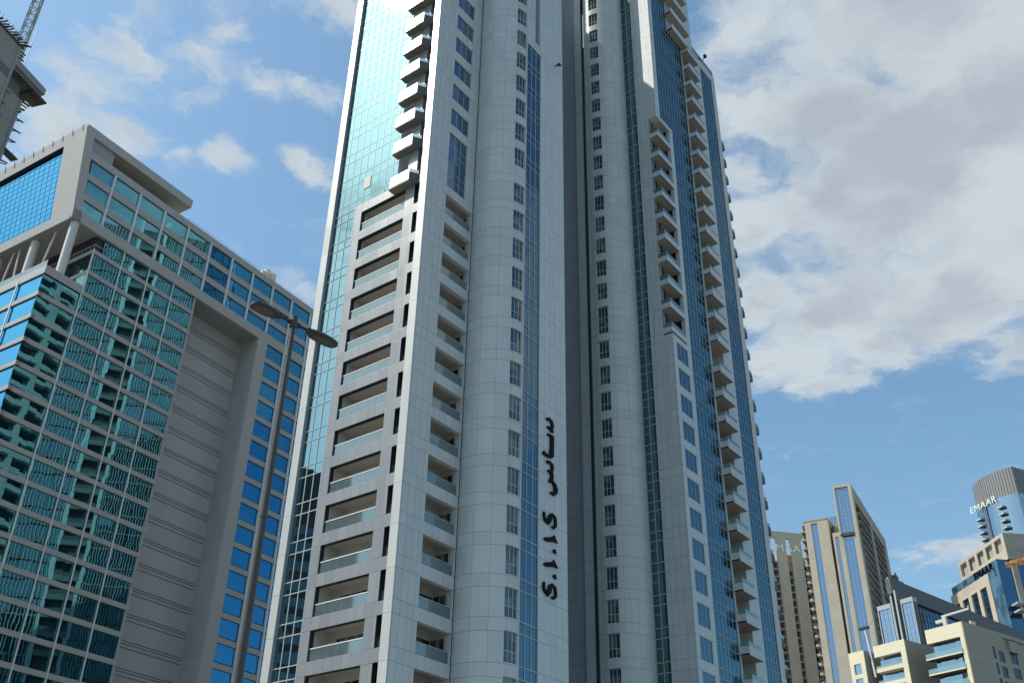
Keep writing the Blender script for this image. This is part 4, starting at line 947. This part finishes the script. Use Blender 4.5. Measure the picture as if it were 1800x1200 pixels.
# ------------------------------------------------------------------ tall curved tower, right edge
et = thing('curved_tower', 'tall curved glass tower with a ribbed grey crown and pale lettering at the right edge', 'tower', (243.25, 493.27), -71.6)
pts = []
for i in range(13):
    s = i/12; pts.append((28.63*s, -4*(1-(2*s-1)**2)*1.0))
right = [(28.63-3.2, 8.0)]
ang = R(25+71.6); right = [(28.63+30*math.cos(ang), 30*math.sin(ang))]
def curved(mb, off, z0, z1, mat, x0=0.0):
    P_ = [(x, y-off) for x, y in pts]; L = 0
    for a, b in zip(P_[:-1], P_[1:]):
        d = math.dist(a, b); mb.face([(*a, z0), (*b, z0), (*b, z1), (*a, z1)], mat, [(L, z0), (L+d, z0), (L+d, z1), (L, z1)]); L += d
    a, b = P_[-1], right[0]; d = math.dist(a, b); mb.face([(*a, z0), (*b, z0), (*b, z1), (*a, z1)], mat, [(L, z0), (L+d, z0), (L+d, z1), (L, z1)])
    c, e = (-2.0, 30), P_[0]; mb.face([(*c, z0), (*e, z0), (*e, z1), (*c, z1)], mat)
    mb.face([(*p, z1) for p in P_]+[(*b, z1), (*c, z1)], 'rib_metal')
w_ = MB(); curved(w_, 0, 209.5, 223.6, 'rib_metal'); w_.build('ribbed_crown', et)
w_ = MB(); curved(w_, .5, 0, 209.6, 'glass_grey'); w_.build('glass_shaft', et)
s_ = MB(); s_.box(9.2, 10.6, -4.6, -3.2, 60, 208.5, 'roof_metal'); s_.build('dark_slot', et)
for x, y in ((3.5, -2.7), (20.5, -4.2)):
    for k in range(6):
        s_ = MB(); s_.box(x-1.8, x+1.8, y-1.6, y+.8, 203.6-3.6*k, 204.5-3.6*k, 'fin_metal', mats={'z': 'timber'}); s_.build('balcony', et)
lettering('EMAAR', 'crown_sign', et, 'paint_white', 3.4, .4, face_matrix((.4, -4.9, 208.0), (1, 0, 0)), 18.5)

# ------------------------------------------------------------------ street lamp
lamp = thing('street_lamp', 'dark grey street lamp with two flat heads in front of the office block', 'street lamp', (-4.93, 19.38), 47.06, z=.13)
s_ = MB(); s_.tube((0, 0, 0), (0, 0, 13.9), .112, .055, 'pole_grey', 18); s_.tube((0, 0, 0), (0, 0, .5), .17, .16, 'pole_grey', 18); s_.box(-.05, .05, -.125, -.09, .7, 1.25, 'pole_grey'); s_.tube((0, 0, 9.2), (0, 0, 9.28), .085, .085, 'pole_grey', 14); s_.tube((0, 0, 13.75), (0, 0, 14.02), .09, .08, 'pole_grey', 14); s_.build('pole', lamp)
s_ = MB(); s_.tube((-.5, 0, 13.86), (.5, 0, 13.86), .036, .036, 'lamp_grey', 12); s_.tube((-.16, 0, 13.86), (.16, 0, 13.86), .06, .06, 'lamp_grey', 12); s_.build('arm', lamp)
def lamp_head(sg, cx, hx):
    h_ = MB(); n = 24
    prof = []
    for i in range(n):
        a = 2*math.pi*i/n; c, s = math.cos(a), math.sin(a)
        x = cx+hx*math.copysign(abs(c)**.8, c); y = .175*math.copysign(abs(s)**.75, s)*(1.0+.12*c)
        prof.append((sg*x, y))
    lo = [(x, y, 13.80) for x, y in prof]; mid = [(x, y*1.0, 13.86) for x, y in prof]; hi = [(sg*(cx-.04)+(x-sg*cx)*.78, y*.62, 13.925) for x, y in prof]
    for A, B in ((lo, mid), (mid, hi)):
        for i in range(n):
            j = (i+1) % n; q = [A[i], A[j], B[j], B[i]]; h_.face(q if sg > 0 else q[::-1], 'lamp_grey', smooth=True)
    h_.face(hi if sg > 0 else hi[::-1], 'lamp_grey'); h_.face(lo[::-1] if sg > 0 else lo, 'lamp_grey')
    h_.box(*sorted((sg*(cx-hx-.06), sg*(cx-hx+.14))), -.06, .06, 13.81, 13.91, 'lamp_grey')
    o_ = h_.build('lamp_head', lamp)
    l_ = MB(); l_.face([(sg*(cx+.03)+(x-sg*cx)*.72, y*.72, 13.795) for x, y in (prof[::-1] if sg > 0 else prof)], 'lamp_lens'); l_.build('lens', o_)
    l_ = MB(); l_.tube((sg*(cx+.1), 0, 13.92), (sg*(cx+.1), 0, 13.985), .035, .035, 'black_metal', 10); l_.build('photocell', o_)
lamp_head(-1, .77, .36); lamp_head(1, .83, .41)

# ------------------------------------------------------------------ unseen neighbours behind and left of the main tower, placed for the glass reflections
n1 = thing('banded_tower', 'dark banded tower hidden behind the main tower, seen reflected in the office glass', 'tower', (-7.5, 129), 8)
w_ = MB(); w_.box(0, 7, 0, 31, 0, 146, 'neighbour_wall')
for k in range(2, 41):
    z = 3.5*k
    w_.box(-.35, 0, .8, 8.6, z, z+.35, 'neighbour_slab'); w_.box(-1.1, 0, 9.4, 14.0, z, z+1.0, 'neighbour_slab'); w_.box(-.25, 0, 14.8, 30, z, z+.3, 'neighbour_slab')
    w_.box(-.12, 0, .8, 8.6, z+.5, z+3.2, 'glass_neighbour'); w_.box(-.12, 0, 14.8, 30, z+.5, z+3.2, 'glass_neighbour')
for i in range(30): w_.box(-.55, -.36, 15.0+.52*i, 15.09+.52*i, 0, 146-8*(i % 4 == 0), 'panel')
for i in range(12): w_.box(-.6, -.36, 1.0+.66*i, 1.1+.66*i, 0, 146, 'panel')
for y in (0, 8.65, 14.05, 30.2): w_.box(-.9, 0, y, y+.7, 0, 149, 'panel')
w_.build('wall', n1)
n2 = thing('stepped_block', 'dark stepped office block left of the street, reflected in the low tower glass', 'building', (-140, 74.5), 180)
w_ = MB(); w_.box(0, 30, -60, 12, 0, 90, 'neighbour_wall'); w_.box(1, 14, -4, 3, 90, 93, 'neighbour_wall'); w_.box(2, 20, -30, -14, 90, 95, 'neighbour_wall'); w_.box(0, 12, 5, 9, 90, 92, 'neighbour_wall')
for k in range(2, 22): w_.box(-.05, 0, -59, 11, 3.7*k, 3.7*k+2.2, 'glass_neighbour')
w_.build('wall', n2)
